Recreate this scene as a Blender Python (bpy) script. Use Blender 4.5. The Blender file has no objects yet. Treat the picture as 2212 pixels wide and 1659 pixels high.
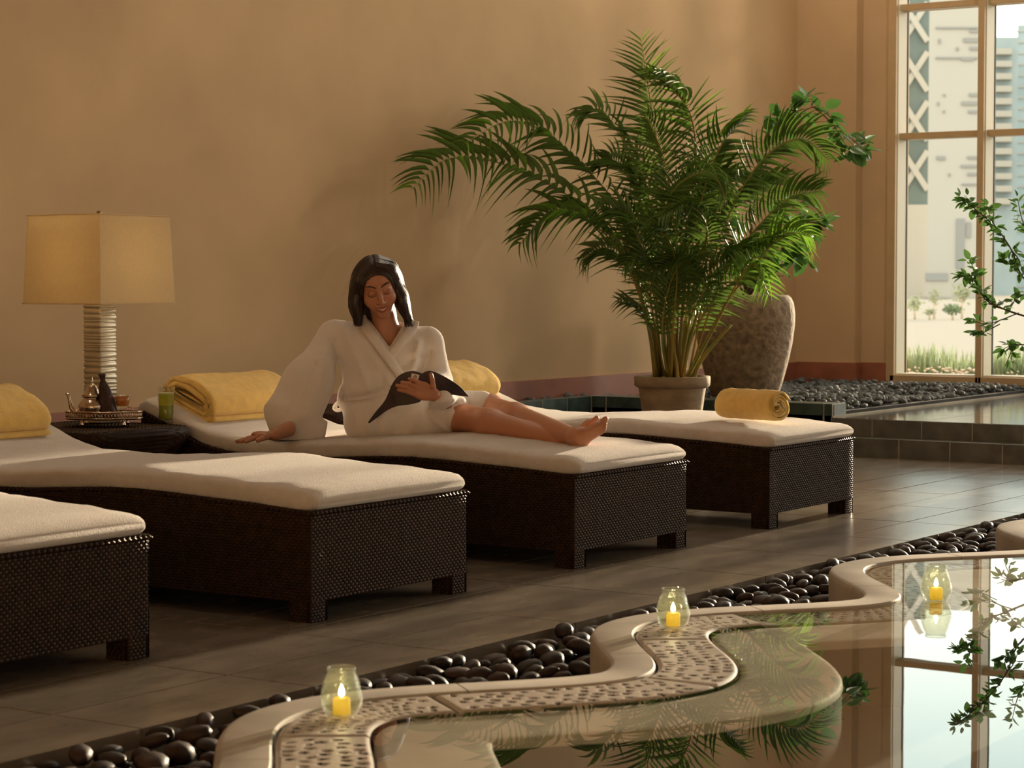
import bpy, bmesh, math, random
import numpy as np
from mathutils import Vector, Matrix
random.seed(7)
rng = np.random.default_rng(11)
SC = bpy.context.scene
COL = SC.collection
PI = math.pi

# ------------------------------------------------------------------ camera
CX, CY, FPX = 1106.0, 829.5, 4725.27
CAMZ = 1.08
_v1 = np.array([3149.0, 220.5, -FPX]); _v2 = np.array([-7106.0, 220.5, -FPX])
_d1 = _v1/np.linalg.norm(_v1); _d2 = _v2/np.linalg.norm(_v2); _d3 = np.cross(_d1, _d2)
RM = np.stack([_d1, _d2, _d3], 1)           # world axes expressed in camera axes
cam = bpy.data.cameras.new('camera')
cam.sensor_width = 36.0
cam.lens = FPX/2212.0*36.0
cam.clip_start = 0.05; cam.clip_end = 2000
cam.dof.use_dof = True; cam.dof.focus_distance = 9.1; cam.dof.aperture_fstop = 7.0
camo = bpy.data.objects.new('camera', cam); COL.objects.link(camo)
M = Matrix([list(r) for r in RM.T]).to_4x4(); M.translation = (0, 0, CAMZ)
camo.matrix_world = M
SC.camera = camo

# ------------------------------------------------------------------ world, sun, exposure
SC.view_settings.view_transform = 'Standard'
SC.view_settings.look = 'None'
SC.view_settings.exposure = 0.22
SC.view_settings.gamma = 1.0
SC.view_settings.use_curve_mapping = False
w = bpy.data.worlds.new('sky'); SC.world = w; w.use_nodes = True
nt = w.node_tree; nt.nodes.clear()
_o = nt.nodes.new('ShaderNodeOutputWorld'); _b = nt.nodes.new('ShaderNodeBackground')
_tc = nt.nodes.new('ShaderNodeTexCoord'); _sx = nt.nodes.new('ShaderNodeSeparateXYZ'); _r = nt.nodes.new('ShaderNodeValToRGB')
nt.links.new(_tc.outputs['Generated'], _sx.inputs[0]); nt.links.new(_sx.outputs['Z'], _r.inputs[0])
nt.links.new(_r.outputs[0], _b.inputs[0]); nt.links.new(_b.outputs[0], _o.inputs[0])
_e = _r.color_ramp.elements
_e[0].position = 0.0; _e[0].color = (1.0, 0.91, 0.76, 1)
_e[1].position = 0.22; _e[1].color = (0.60, 0.76, 0.74, 1)
_k = _r.color_ramp.elements.new(0.11); _k.color = (0.88, 0.90, 0.81, 1)
_k = _r.color_ramp.elements.new(0.6); _k.color = (0.66, 0.635, 0.60, 1)
_b.inputs[1].default_value = 2.8

SUN_DIR = Vector((-1.0, -0.03, -0.125)).normalized()
sl = bpy.data.lights.new('sun', 'SUN'); sl.energy = 9.5; sl.color = (1.0, 0.82, 0.58); sl.angle = math.radians(1.6)
so = bpy.data.objects.new('sun', sl); COL.objects.link(so)
so.rotation_euler = SUN_DIR.to_track_quat('-Z', 'Y').to_euler(); so.location = (30, 3, 12)
# added second sun, standing in for glass-tower glare: weak, from right and front
GL_DIR = Vector((-1.0, 0.78, -0.27)).normalized()
gl = bpy.data.lights.new('second_sun', 'SUN'); gl.energy = 0.55; gl.color = (1.0, 0.83, 0.66); gl.angle = math.radians(6.5)
go = bpy.data.objects.new('second_sun', gl); COL.objects.link(go)
go.rotation_euler = GL_DIR.to_track_quat('-Z', 'Y').to_euler(); go.location = (30, -20, 12)

# ------------------------------------------------------------------ pixel <-> world helpers (2212 x 1659 frame)
def ray(px, py):
    c = np.array([px-CX, -(py-CY), -FPX]); return RM.T @ c
ORG = np.array([0, 0, CAMZ])
def onX(px, py, X): r = ray(px, py); return ORG + r*(X/r[0])
def onY(px, py, Y): r = ray(px, py); return ORG + r*(Y/r[1])
def onZ(px, py, z): r = ray(px, py); return ORG + r*((z-CAMZ)/r[2])
RV = np.array([0.5545, -0.8322, 0.0]); DV = np.array([0.8322, 0.5545, 0.0]); UV = np.array([0, 0, 1.0])
def onD(px, py, d): r = ray(px, py); return ORG + r*(d/(r@DV))

# ------------------------------------------------------------------ mesh helpers
class MB:
    def __init__(s): s.v = []; s.f = []; s.n = 0
    def add(s, v, f):
        b = s.n; v = [tuple(map(float, q)) for q in v]; s.v += v; s.f += [tuple(b+i for i in q) for q in f]; s.n += len(v)
    def box(s, a, b):
        x0, y0, z0 = a; x1, y1, z1 = b
        s.add([(x0,y0,z0),(x1,y0,z0),(x1,y1,z0),(x0,y1,z0),(x0,y0,z1),(x1,y0,z1),(x1,y1,z1),(x0,y1,z1)],
              [(0,3,2,1),(4,5,6,7),(0,1,5,4),(1,2,6,5),(2,3,7,6),(3,0,4,7)])
    def rings(s, R, closed=True, caps=True, loop=False):
        n = len(R[0]); V = [p for r in R for p in r]; F = []
        m = len(R)
        for i in range(m if loop else m-1):
            a = i*n; b = ((i+1) % m)*n
            for j in range(n if closed else n-1):
                k = (j+1) % n; F.append((a+j, a+k, b+k, b+j))
        if caps and not loop:
            F.append(tuple(range(n-1, -1, -1))); F.append(tuple((m-1)*n+j for j in range(n)))
        s.add(V, F)
    def tube(s, path, rad, n=8, caps=True):
        P = [np.array(p, float) for p in path]; m = len(P)
        if not hasattr(rad, '__len__'): rad = [rad]*m
        R = []; up = None
        for i in range(m):
            t = P[min(i+1, m-1)]-P[max(i-1, 0)]; t = t/(np.linalg.norm(t)+1e-12)
            if up is None:
                up = np.array([0, 0, 1.0]) if abs(t[2]) < .9 else np.array([1.0, 0, 0])
            a = np.cross(t, up); a /= np.linalg.norm(a)+1e-12; b = np.cross(a, t); up = b
            R.append([P[i]+rad[i]*(math.cos(2*PI*k/n)*a+math.sin(2*PI*k/n)*b) for k in range(n)])
        s.rings(R, caps=caps)
    def lathe(s, prof, c=(0,0,0), n=32, caps=True, axes=None):
        ax = axes or (np.array([1,0,0.]), np.array([0,1,0.]), np.array([0,0,1.])); c = np.array(c, float)
        R = [[c+r*(math.cos(2*PI*k/n)*ax[0]+math.sin(2*PI*k/n)*ax[1])+z*ax[2] for k in range(n)] for r, z in prof]
        s.rings(R, caps=caps)
    def grid(s, P):
        nu = len(P); nv = len(P[0]); V = [q for r in P for q in r]
        s.add(V, [(i*nv+j, (i+1)*nv+j, (i+1)*nv+j+1, i*nv+j+1) for i in range(nu-1) for j in range(nv-1)])
    def mesh(s, name='m', smooth=True):
        me = bpy.data.meshes.new(name); me.from_pydata(s.v, [], s.f)
        if smooth: me.polygons.foreach_set('use_smooth', [True]*len(me.polygons))
        me.update(); return me

def link(name, me, mat=None, parent=None, loc=None):
    o = bpy.data.objects.new(name, me); COL.objects.link(o)
    if mat is not None and me is not None and not me.materials: me.materials.append(mat)
    if parent is not None: o.parent = parent
    if loc is not None: o.location = loc
    return o
def part(name, mb, mat, parent=None, smooth=True, bevel=0, seg=2, autosm=None):
    o = link(name, mb.mesh(name, smooth), mat, parent)
    if bevel:
        b = o.modifiers.new('bevel', 'BEVEL'); b.width = bevel; b.segments = seg; b.limit_method = 'ANGLE'; b.angle_limit = math.radians(35)
        b.harden_normals = False
    if autosm: shade_angle(o, autosm)
    return o
def shade_angle(o, deg):
    me = o.data; bm = bmesh.new(); bm.from_mesh(me)
    for e in bm.edges:
        if len(e.link_faces) == 2 and e.calc_face_angle(0) > math.radians(deg): e.smooth = False
    bm.to_mesh(me); bm.free()
def empty(name, loc=(0,0,0)):
    o = bpy.data.objects.new(name, None); COL.objects.link(o); o.location = loc; o.empty_display_size = .05; return o
def tag(o, label=None, cat=None, group=None, kind=None):
    if label: o['label'] = label
    if cat: o['category'] = cat
    if group: o['group'] = group
    if kind: o['kind'] = kind
    return o
def parent_keep(o, p):
    # parts are modelled in world space: keep them in place under an empty that stands at the thing's base
    o.parent = p; o.matrix_parent_inverse = Matrix.Translation(p.location).inverted(); return o
def copy_tree(o, parent=None):
    c = o.copy(); COL.objects.link(c); c.parent = parent
    for ch in list(o.children): copy_tree(ch, c)
    return c

# ------------------------------------------------------------------ materials
MATS = {}
def mat(name, col, rough=0.5, metal=0.0, spec=0.5, var=0.0, vscale=8.0, col2=None, bump=0.0, bscale=60.0, bdetail=4.0,
        trans=0.0, sub=0.0, sheen=0.0, coat=0.0, stretch=None, wave=None, rvar=0.0, ior=1.5, attr=None, translucent=0.0, world=False):
    m = bpy.data.materials.new(name); m.use_nodes = True; n = m.node_tree; b = n.nodes['Principled BSDF']
    L = n.links.new
    b.inputs['Roughness'].default_value = rough; b.inputs['Metallic'].default_value = metal
    b.inputs['Specular IOR Level'].default_value = spec; b.inputs['IOR'].default_value = ior
    b.inputs['Base Color'].default_value = (*col, 1)
    if trans: b.inputs['Transmission Weight'].default_value = trans
    if sub:
        b.inputs['Subsurface Weight'].default_value = sub; b.inputs['Subsurface Radius'].default_value = (.012, .005, .003)
    if sheen: b.inputs['Sheen Weight'].default_value = sheen; b.inputs['Sheen Roughness'].default_value = .5
    if coat: b.inputs['Coat Weight'].default_value = coat; b.inputs['Coat Roughness'].default_value = .15
    tc = n.nodes.new('ShaderNodeTexCoord'); src = tc.outputs['Object']
    if world: src = n.nodes.new('ShaderNodeNewGeometry').outputs['Position']
    if stretch:
        mp = n.nodes.new('ShaderNodeMapping'); mp.inputs['Scale'].default_value = stretch; L(src, mp.inputs[0]); src = mp.outputs[0]
    if var or col2:
        nz = n.nodes.new('ShaderNodeTexNoise'); nz.inputs['Scale'].default_value = vscale; nz.inputs['Detail'].default_value = 5; L(src, nz.inputs['Vector'])
        cr = n.nodes.new('ShaderNodeValToRGB'); L(nz.outputs['Fac'], cr.inputs[0])
        c2 = col2 or tuple(c*(1-var) for c in col)
        c1 = col if col2 else tuple(min(1, c*(1+var*.6)) for c in col)
        cr.color_ramp.elements[0].position = .32; cr.color_ramp.elements[1].position = .68
        cr.color_ramp.elements[0].color = (*c2, 1); cr.color_ramp.elements[1].color = (*c1, 1)
        L(cr.outputs[0], b.inputs['Base Color'])
        if rvar:
            mr = n.nodes.new('ShaderNodeMapRange'); L(nz.outputs['Fac'], mr.inputs[0])
            mr.inputs['To Min'].default_value = max(0, rough-rvar); mr.inputs['To Max'].default_value = min(1, rough+rvar); L(mr.outputs[0], b.inputs['Roughness'])
    if attr:
        at = n.nodes.new('ShaderNodeAttribute'); at.attribute_name = attr; L(at.outputs['Color'], b.inputs['Base Color'])
    if bump:
        if wave:
            wn = n.nodes.new('ShaderNodeTexWave'); wn.inputs['Scale'].default_value = wave; wn.inputs['Distortion'].default_value = 1.5; L(src, wn.inputs['Vector']); h = wn.outputs['Fac']
        else:
            bn = n.nodes.new('ShaderNodeTexNoise'); bn.inputs['Scale'].default_value = bscale; bn.inputs['Detail'].default_value = bdetail; L(src, bn.inputs['Vector']); h = bn.outputs['Fac']
        bp = n.nodes.new('ShaderNodeBump'); bp.inputs['Strength'].default_value = bump; bp.inputs['Distance'].default_value = .01; L(h, bp.inputs['Height']); L(bp.outputs[0], b.inputs['Normal'])
    if translucent:
        t = n.nodes.new('ShaderNodeBsdfTranslucent'); t.inputs[0].default_value = (*col, 1); mx = n.nodes.new('ShaderNodeMixShader'); mx.inputs[0].default_value = translucent
        out = n.nodes['Material Output']; L(b.outputs[0], mx.inputs[1]); L(t.outputs[0], mx.inputs[2]); L(mx.outputs[0], out.inputs[0])
        if var or col2: L(cr.outputs[0], t.inputs[0])
    MATS[name] = m; return m
def clear_mat(name, tint=(1,1,1), ior=1.45, rough=0.0, gloss=1.0, bump=0.0, bscale=40., stretch=None, base=None, basefac=0.0):
    # thin clear sheet: what is not mirrored by Fresnel passes straight through
    m = bpy.data.materials.new(name); m.use_nodes = True; n = m.node_tree; n.nodes.clear(); L = n.links.new
    out = n.nodes.new('ShaderNodeOutputMaterial'); mx = n.nodes.new('ShaderNodeMixShader'); ge = n.nodes.new('ShaderNodeNewGeometry'); dt = n.nodes.new('ShaderNodeVectorMath'); dt.operation = 'DOT_PRODUCT'
    L(ge.outputs['Normal'], dt.inputs[0]); L(ge.outputs['Incoming'], dt.inputs[1])
    ab = n.nodes.new('ShaderNodeMath'); ab.operation = 'ABSOLUTE'; L(dt.outputs['Value'], ab.inputs[0])
    on = n.nodes.new('ShaderNodeMath'); on.operation = 'SUBTRACT'; on.inputs[0].default_value = 1.0; L(ab.outputs[0], on.inputs[1])
    pw = n.nodes.new('ShaderNodeMath'); pw.operation = 'POWER'; pw.inputs[1].default_value = 5.0; L(on.outputs[0], pw.inputs[0])
    f0 = ((ior-1)/(ior+1))**2
    fr = n.nodes.new('ShaderNodeMath'); fr.operation = 'MULTIPLY_ADD'; fr.inputs[1].default_value = 1-f0; fr.inputs[2].default_value = f0; L(pw.outputs[0], fr.inputs[0])
    tr = n.nodes.new('ShaderNodeBsdfTransparent'); tr.inputs[0].default_value = (*tint, 1)
    g = n.nodes.new('ShaderNodeBsdfGlossy'); g.inputs['Roughness'].default_value = rough; g.inputs[0].default_value = (gloss, gloss, gloss, 1)
    first = tr.outputs[0]
    if basefac:
        df = n.nodes.new('ShaderNodeBsdfDiffuse'); df.inputs[0].default_value = (*base, 1); m2 = n.nodes.new('ShaderNodeMixShader'); m2.inputs[0].default_value = basefac
        L(tr.outputs[0], m2.inputs[1]); L(df.outputs[0], m2.inputs[2]); first = m2.outputs[0]
    if bump:
        tc = n.nodes.new('ShaderNodeTexCoord'); src = tc.outputs['Object']
        if stretch:
            mp = n.nodes.new('ShaderNodeMapping'); mp.inputs['Scale'].default_value = stretch; L(src, mp.inputs[0]); src = mp.outputs[0]
        nz = n.nodes.new('ShaderNodeTexNoise'); nz.inputs['Scale'].default_value = bscale; nz.inputs['Detail'].default_value = 2; L(src, nz.inputs['Vector'])
        bp = n.nodes.new('ShaderNodeBump'); bp.inputs['Strength'].default_value = bump; bp.inputs['Distance'].default_value = .01
        L(nz.outputs['Fac'], bp.inputs['Height']); L(bp.outputs[0], g.inputs['Normal'])
    L(fr.outputs[0], mx.inputs[0]); L(first, mx.inputs[1]); L(g.outputs[0], mx.inputs[2]); L(mx.outputs[0], out.inputs[0])
    MATS[name] = m; return m
def emit_mat(name, col, st):
    m = bpy.data.materials.new(name); m.use_nodes = True; n = m.node_tree; n.nodes.clear()
    out = n.nodes.new('ShaderNodeOutputMaterial'); e = n.nodes.new('ShaderNodeEmission'); e.inputs[0].default_value = (*col, 1); e.inputs[1].default_value = st
    n.links.new(e.outputs[0], out.inputs[0]); MATS[name] = m; return m

mat('wall', (.57, .405, .240), .85, spec=.2, var=.12, vscale=1.1, bump=.12, bscale=420., bdetail=2.)
mat('ceiling', (.60, .48, .33), .9, spec=.2, var=.05)
mat('baseboard', (.33, .115, .065), .45, var=.25, vscale=5.)
mat('floor_base', (.09, .075, .055), .6, var=.1)
mat('tile', (.20, .168, .135), .24, spec=.5, var=.20, vscale=4., bump=.04, bscale=22., rvar=.05, stretch=(1, 2.2, 1), world=True)
mat('slate', (.13, .132, .118), .32, var=.35, vscale=9., bump=.10, bscale=30., world=True)
mat('slate_green', (.050, .082, .078), .28, var=.45, vscale=14., bump=.06, bscale=30., world=True)
mat('grout', (.44, .40, .33), .8, var=.15)
mat('platform', (.13, .115, .09), .10, var=.18, vscale=4., world=True)
mat('pebble', (.030, .024, .025), .50, spec=.3, var=.5, vscale=9., bump=.05, bscale=40., world=True)
mat('pebble_plum', (.048, .031, .030), .50, spec=.3, var=.5, vscale=9., bump=.05, bscale=40., world=True)
mat('pebble_grey', (.135, .150, .155), .8, spec=.12, var=.55, vscale=25., world=True)
mat('gravel_base', (.03, .03, .03), .9, var=.2)
mat('wicker', (.036, .018, .010), .42, spec=.09, var=.35, vscale=30., world=True)
mat('wicker_core', (.012, .008, .006), .8)
mat('terry', (.64, .59, .56), .95, spec=.1, var=.05, vscale=20., bump=.55, bscale=260., sheen=.3)
mat('robe', (.76, .695, .66), .95, spec=.1, bump=.5, bscale=300., sheen=.35)
mat('towel', (.90, .60, .16), .95, spec=.1, var=.10, vscale=30., bump=.7, bscale=330., sheen=.4)
mat('coping', (.455, .41, .36), .68, spec=.3, var=.18, vscale=6., bump=.05, bscale=50.)
mat('grate', (.47, .415, .36), .38, spec=.5, var=.20, vscale=7., bump=.05, bscale=60.)
mat('ledge', (.74, .67, .60), .68, spec=.3, var=.18, vscale=6., bump=.05, bscale=50.)
mat('trench', (.012, .008, .006), .7)  # near-black colour stands in for the darkness under the grates
mat('pool', (.008, .009, .008), .6, var=.2)
clear_mat('water', (.93, .95, .92), ior=1.55, rough=0.0, bump=.012, bscale=3.0)
clear_mat('pane', (1.0, .985, .955), ior=1.3)
clear_mat('pane_tinted', (.50, .44, .39), ior=1.3)
mat('frame', (.50, .36, .20), .45, var=.06)
mat('frame_light', (.62, .58, .46), .5)
mat('terracotta', (.36, .265, .165), .8, var=.28, vscale=7., bump=.2, bscale=30., stretch=(1, 1, 3))
mat('stone_pot', (.30, .215, .14), .85, var=.45, vscale=22., bump=.9, bscale=34.)
mat('soil', (.03, .02, .012), .95, var=.4, vscale=30.)
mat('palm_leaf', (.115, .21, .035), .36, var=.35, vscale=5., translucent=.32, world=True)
mat('palm_leaf_lit', (.20, .38, .045), .38, var=.3, vscale=5., translucent=.4, world=True)  # sunlit copy of the leaf, with sunlight put into a brighter green
mat('cane', (.36, .22, .035), .42, var=.45, vscale=9., col2=(.17, .22, .03), stretch=(1, 1, .5))
mat('shrub_leaf', (.085, .20, .045), .26, var=.35, vscale=3., translucent=.35, world=True)
mat('bark', (.10, .07, .045), .8, var=.3)
mat('shade', (.82, .70, .48), .9, spec=.1, var=.03, vscale=60., bump=.15, bscale=500., translucent=.5)
mat('silver_leaf', (.58, .53, .42), .42, metal=.55, var=.15, vscale=10.)
mat('brass', (.30, .20, .10), .3, metal=1.)
mat('silver', (.62, .50, .40), .16, metal=1., bump=.15, bscale=90.)
mat('copper_tea', (.42, .16, .045), .25, var=.3, vscale=20.)
mat('napkin', (.045, .018, .014), .6, var=.4, vscale=30., bump=.4, bscale=60.)
mat('orange', (.8, .25, .02), .5); mat('date', (.03, .015, .015), .35)
mat('juice', (.80, .80, .08), .25, var=.2, vscale=14., translucent=.5)
mat('juice_dark', (.50, .54, .05), .25, translucent=.45)
mat('foam', (.62, .60, .36), .8)
clear_mat('glass', (.95, .97, .95), ior=1.5)
clear_mat('jar_glass', (.93, .95, .90), ior=1.5, bump=.8, bscale=45., stretch=(1, 1, .8), base=(.75, .78, .70), basefac=.10)
mat('wax', (.95, .78, .16), .45, translucent=.7)
emit_mat('fill_lens', (1.0, .80, .55), 6.)
emit_mat('flame', (1.0, .86, .50), 26.)
mat('skin', (.42, .19, .105), .42, spec=.4, sub=.08, attr='Col')
mat('hair', (.024, .010, .006), .38, spec=.5, var=.3, vscale=40.)
mat('cover', (.022, .014, .016), .40, spec=.3, var=.6, vscale=9., col2=(.07, .042, .045))
mat('paper', (.70, .66, .60), .6); mat('ink', (.02, .02, .02), .5)
# outside
mat('ground_out', (.37, .35, .30), .95, spec=0.); mat('white_facade', (.47, .45, .40), .9, spec=.1)
mat('pale_facade', (.45, .425, .37), .9, spec=.1); mat('glass_facade', (.16, .20, .19), .7, spec=.05, var=.12, vscale=.25)
mat('blue_facade', (.36, .44, .46), .7, spec=.05, var=.15, vscale=.3); mat('dim_window', (.30, .30, .29), .7, spec=.05)
mat('hedge', (.30, .38, .22), .8, var=.4, vscale=9., translucent=.4); mat('flower', (.85, .40, .30), .8); mat('flower_white', (.85, .75, .68), .8)
mat('pale_tree', (.40, .42, .27), .9, var=.3, vscale=1.5); mat('trunk_out', (.62, .50, .36), .9)  # haze over the far trees is put into the pale colour
# ================================================================== THE SETTING
WALLY = 7.92; XR = 16.18; XL = -3.0; YF = -6.0; ZC = 5.6
def struct(name, mb, m, smooth=False, bevel=0):
    o = part(name, mb, MATS[m], None, smooth, bevel); o['kind'] = 'structure'; return o
b = MB(); b.box((XL-.2, WALLY, -.3), (XR+.4, WALLY+.2, ZC)); struct('wall_back', b, 'wall')
b = MB()
b.box((16.05, 7.40, -.3), (XR+.4, WALLY, ZC)); b.box((XR, 7.18, -.3), (XR+.4, 7.40, ZC))
b.box((XR, YF, -.3), (XR+.4, 7.18, .285)); b.box((XR, YF, 5.05), (XR+.4, 7.18, ZC)); b.box((XR, YF, .285), (XR+.4, -4.5, 5.05))
struct('wall_right', b, 'wall')
b = MB(); b.box((XL-.2, YF, -.3), (XL, WALLY, ZC)); struct('wall_left', b, 'wall')
b = MB()
b.box((XL-.2, YF-.2, -1.2), (XR+.4, YF, .5)); b.box((XL-.2, YF-.2, 5.0), (XR+.4, YF, ZC)); b.box((XL-.2, YF-.2, .5), (1.0, YF, 5.0)); b.box((15.0, YF-.2, .5), (XR+.4, YF, 5.0))
struct('wall_front', b, 'wall')
win2 = empty('window_2', (8, YF, .5)); win2['kind'] = 'structure'
for i in range(15):
    b = MB(); b.box((1.0+i-.03, YF-.15, .5), (1.0+i+.03, YF+.02, 5.0)); o = part('mullion', b, MATS['frame'], None, False); parent_keep(o, win2)
    if i < 14:
        for z0, z1 in ((.5, 2.2), (2.2, 3.6), (3.6, 5.0)):
            b = MB(); b.box((1.0+i, YF-.11, z0), (2.0+i, YF-.104, z1)); o = part('pane', b, MATS['pane_tinted'], None, False); parent_keep(o, win2)
            b = MB(); b.box((1.03+i, YF-.15, z0-.025), (1.97+i, YF+.01, z0+.025)); o = part('rail', b, MATS['frame'], None, False); parent_keep(o, win2)
pl = bpy.data.lights.new('window_portal_front', 'AREA'); pl.shape = 'RECTANGLE'; pl.size = 14; pl.size_y = 4.5; pl.cycles.is_portal = True
po = bpy.data.objects.new('window_portal_front', pl); COL.objects.link(po); po.location = (8, YF-.2, 2.75); po.rotation_euler = (math.radians(90), 0, 0)
b = MB(); b.box((XL-.2, YF-.2, ZC), (XR+.4, WALLY+.2, ZC+.2)); struct('ceiling', b, 'ceiling')
b = MB(); b.box((7.0, WALLY-.02, .27), (16.05, WALLY, .43)); b.box((4.0, WALLY-.02, .27), (7.0, WALLY, .43)); struct('baseboard_back', b, 'baseboard')
b = MB(); b.box((16.03, 7.38, .27), (16.05, WALLY-.02, .435)); b.box((16.16, 7.182, .27), (XR, 7.38, .435)); b.box((16.05, 7.38, .27), (16.16, 7.40, .435)); struct('baseboard_right', b, 'baseboard')

# --- sun deck: slab with individual stone tiles
DECKY = 3.656
b = MB(); b.box((XL, DECKY+.004, -.30), (12.5, WALLY, -.0025)); fl = struct('floor', b, 'grout')
TX, TY, T0X, T0Y = .66, .335, 5.195-6*.66, 3.625
b = MB(); g = .0035
b.box((g, g, -.03), (TX-g, TY-g, 0)); tme = b.mesh('floor_tile', False); tme.materials.append(MATS['tile'])
for i in range(0, 17):
    for j in range(0, 13):
        x = T0X+i*TX; y = T0Y+j*TY
        if y > 7.7: continue
        if x+TX > 12.38:
            continue
        if j == 0:
            bb = MB(); bb.box((g, DECKY-y, -.045), (TX-g, TY-g, 0)); me = bb.mesh('floor_tile', False)
            if i == 0: edge_me = me; me.materials.append(MATS['tile'])
            o = link('floor_tile', edge_me, None, fl, (x, y, 0))
        else: o = link('floor_tile', tme, None, fl, (x, y, random.uniform(-.0007, .0007)))
x = T0X+16*TX
bb = MB(); bb.box((x+g, 3.66, -.03), (12.375, 7.68, 0))
lastx = T0X+int((12.38-T0X)/TX)*TX
for j in range(13):
    y = T0Y+j*TY
    if y > 7.7: continue
    bb = MB(); bb.box((lastx+g, max(y+g, DECKY), -.03), (12.374, y+TY-g, 0)); part('floor_tile', bb, MATS['tile'], fl, False)

# --- two steps up to the platform with slate risers, the platform and the kerb of the pebble bed
Z1, Z2, XS1, XS2, YPL = .120, .230, 12.38, 12.50, 5.92
b = MB(); b.box((XS1+.002, YF, -.3), (XS2+.02, 7.74, Z1-.003)); b.box((XS2+.002, YF, -.3), (XR, YPL, Z2-.002)); b.box((XS2+.03, YPL, -.3), (XR, WALLY, .24))
st = struct('floor_steps', b, 'grout')
for k in range(26):
    y1 = 5.41+.33*6-.33*k; 
    if y1 < -1.5: break
    if y1 < 7.7:
        bb = MB(); bb.box((XS1, y1-.33+.003, 0.001), (XS1+.012, y1-.003, Z1)); bb.box((XS1+.012, y1-.33+.003, Z1-.012), (XS2+.012, y1-.003, Z1)); part('step_tile', bb, MATS['slate'], st, False, .002, 1)
    y2 = 5.64+.3267*6-.3267*k
    if y2 <= YPL+.1:
        yb = min(y2, YPL)
        bb = MB(); bb.box((XS2, y2-.3267+.003, Z1+.001), (XS2+.012, yb-.003, Z2-.001)); part('step_tile', bb, MATS['slate'], st, False, .002, 1)
for i in range(6):
    for j in range(12):
        x = XS2+.62*i; y1 = YPL-.62*j
        bb = MB(); bb.box((x+.003, y1-.62+.003, Z2-.012), (min(x+.62-.003, XR), y1-.003, Z2)); part('platform_tile', bb, MATS['platform'], st, False)
KX0, KX1, KZ = 12.53, 12.73, .314
b = MB(); b.box((KX0+.002, 5.926, -.05), (KX1-.002, 7.73, KZ-.002)); b.box((5.0, 7.702, -.05), (KX0+.02, 7.78, KZ-.002)); kb = struct('trim_1', b, 'grout')
ys = [5.925, 5.985]+[5.985+.32*i for i in range(1, 6)]+[7.70]
for i in range(len(ys)-1):
    bb = MB(); bb.box((KX0, ys[i]+.003, Z1*0), (KX0+.012, ys[i+1]-.003, KZ)); bb.box((KX0+.012, ys[i]+.003, KZ-.012), (KX1, ys[i+1]-.003, KZ)); part('kerb_tile', bb, MATS['slate_green'], kb, False, .002, 1)
bb = MB(); bb.box((KX0+.02, 5.922, Z2), (KX1-.006, 5.934, KZ-.006)); part('kerb_tile', bb, MATS['slate_green'], kb, False)
for i in range(22):
    x0 = KX0-.3*(i+1); x1 = KX0-.3*i
    bb = MB(); bb.box((x0+.003, 7.70, 0), (x1-.003, 7.712, KZ)); bb.box((x0+.003, 7.712, KZ-.012), (x1-.003, 7.78, KZ)); part('kerb_tile', bb, MATS['slate_green'], kb, False, .002, 1)

# --- the tall window: stiles, mullions, rails and panes
win = empty('window_1', (XR, 7.18, .285)); win['kind'] = 'structure'
YM = [7.145, 6.405]+[6.405-.74*i for i in range(1, 15)]
YM = [y for y in YM if y > -4.5]
ZR = [.31, 2.235, 3.25, 4.27, 5.03]
for i, y in enumerate(YM):
    b = MB(); hw = .035 if i == 0 else .026
    b.box((XR-.02, y-hw, .285), (XR+.20, y+hw, 5.05)); o = part('mullion', b, MATS['frame'], None, False, .004); parent_keep(o, win)
    b = MB(); b.box((XR+.015, y-hw-.006, .30), (XR+.18, y-hw+.001, 5.05)); o = part('mullion_lit_side', b, MATS['frame_light'], None, False); parent_keep(o, win)  # paler side strip: outside light on the mullion put into its colour
    b = MB(); b.box((XR+.185, y-hw-.012, .30), (XR+.20, y-hw, 5.05)); o = part('gasket', b, MATS['ink'], None, False); parent_keep(o, win)
for k, z in enumerate(ZR):
    for i in range(len(YM)-1):
        b = MB(); hh = .025 if k in (1, 2, 3) else .03
        x0 = XR+.05 if k in (1, 2, 3) else XR-.02
        b.box((x0, YM[i+1], z-hh), (XR+.19, YM[i], z+hh)); o = part('rail', b, MATS['frame'], None, False, .003); parent_keep(o, win)
        if k == 0:
            b = MB(); b.box((XR+.03, YM[i+1], z+hh), (XR+.2, YM[i], z+hh+.012)); o = part('sill', b, MATS['frame_light'], None, False); parent_keep(o, win)
        if k < len(ZR)-1:
            b = MB(); b.box((XR+.188, YM[i+1], z), (XR+.194, YM[i], ZR[k+1])); o = part('pane', b, MATS['pane'], None, False); parent_keep(o, win)
# portal that guides daylight sampling through the window
pl = bpy.data.lights.new('window_portal', 'AREA'); pl.shape = 'RECTANGLE'; pl.size = 4.8; pl.size_y = 11.6; pl.cycles.is_portal = True
po = bpy.data.objects.new('window_portal', pl); COL.objects.link(po); po.location = (XR+.25, 1.35, 2.67); po.rotation_euler = (0, math.radians(90), 0)

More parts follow.
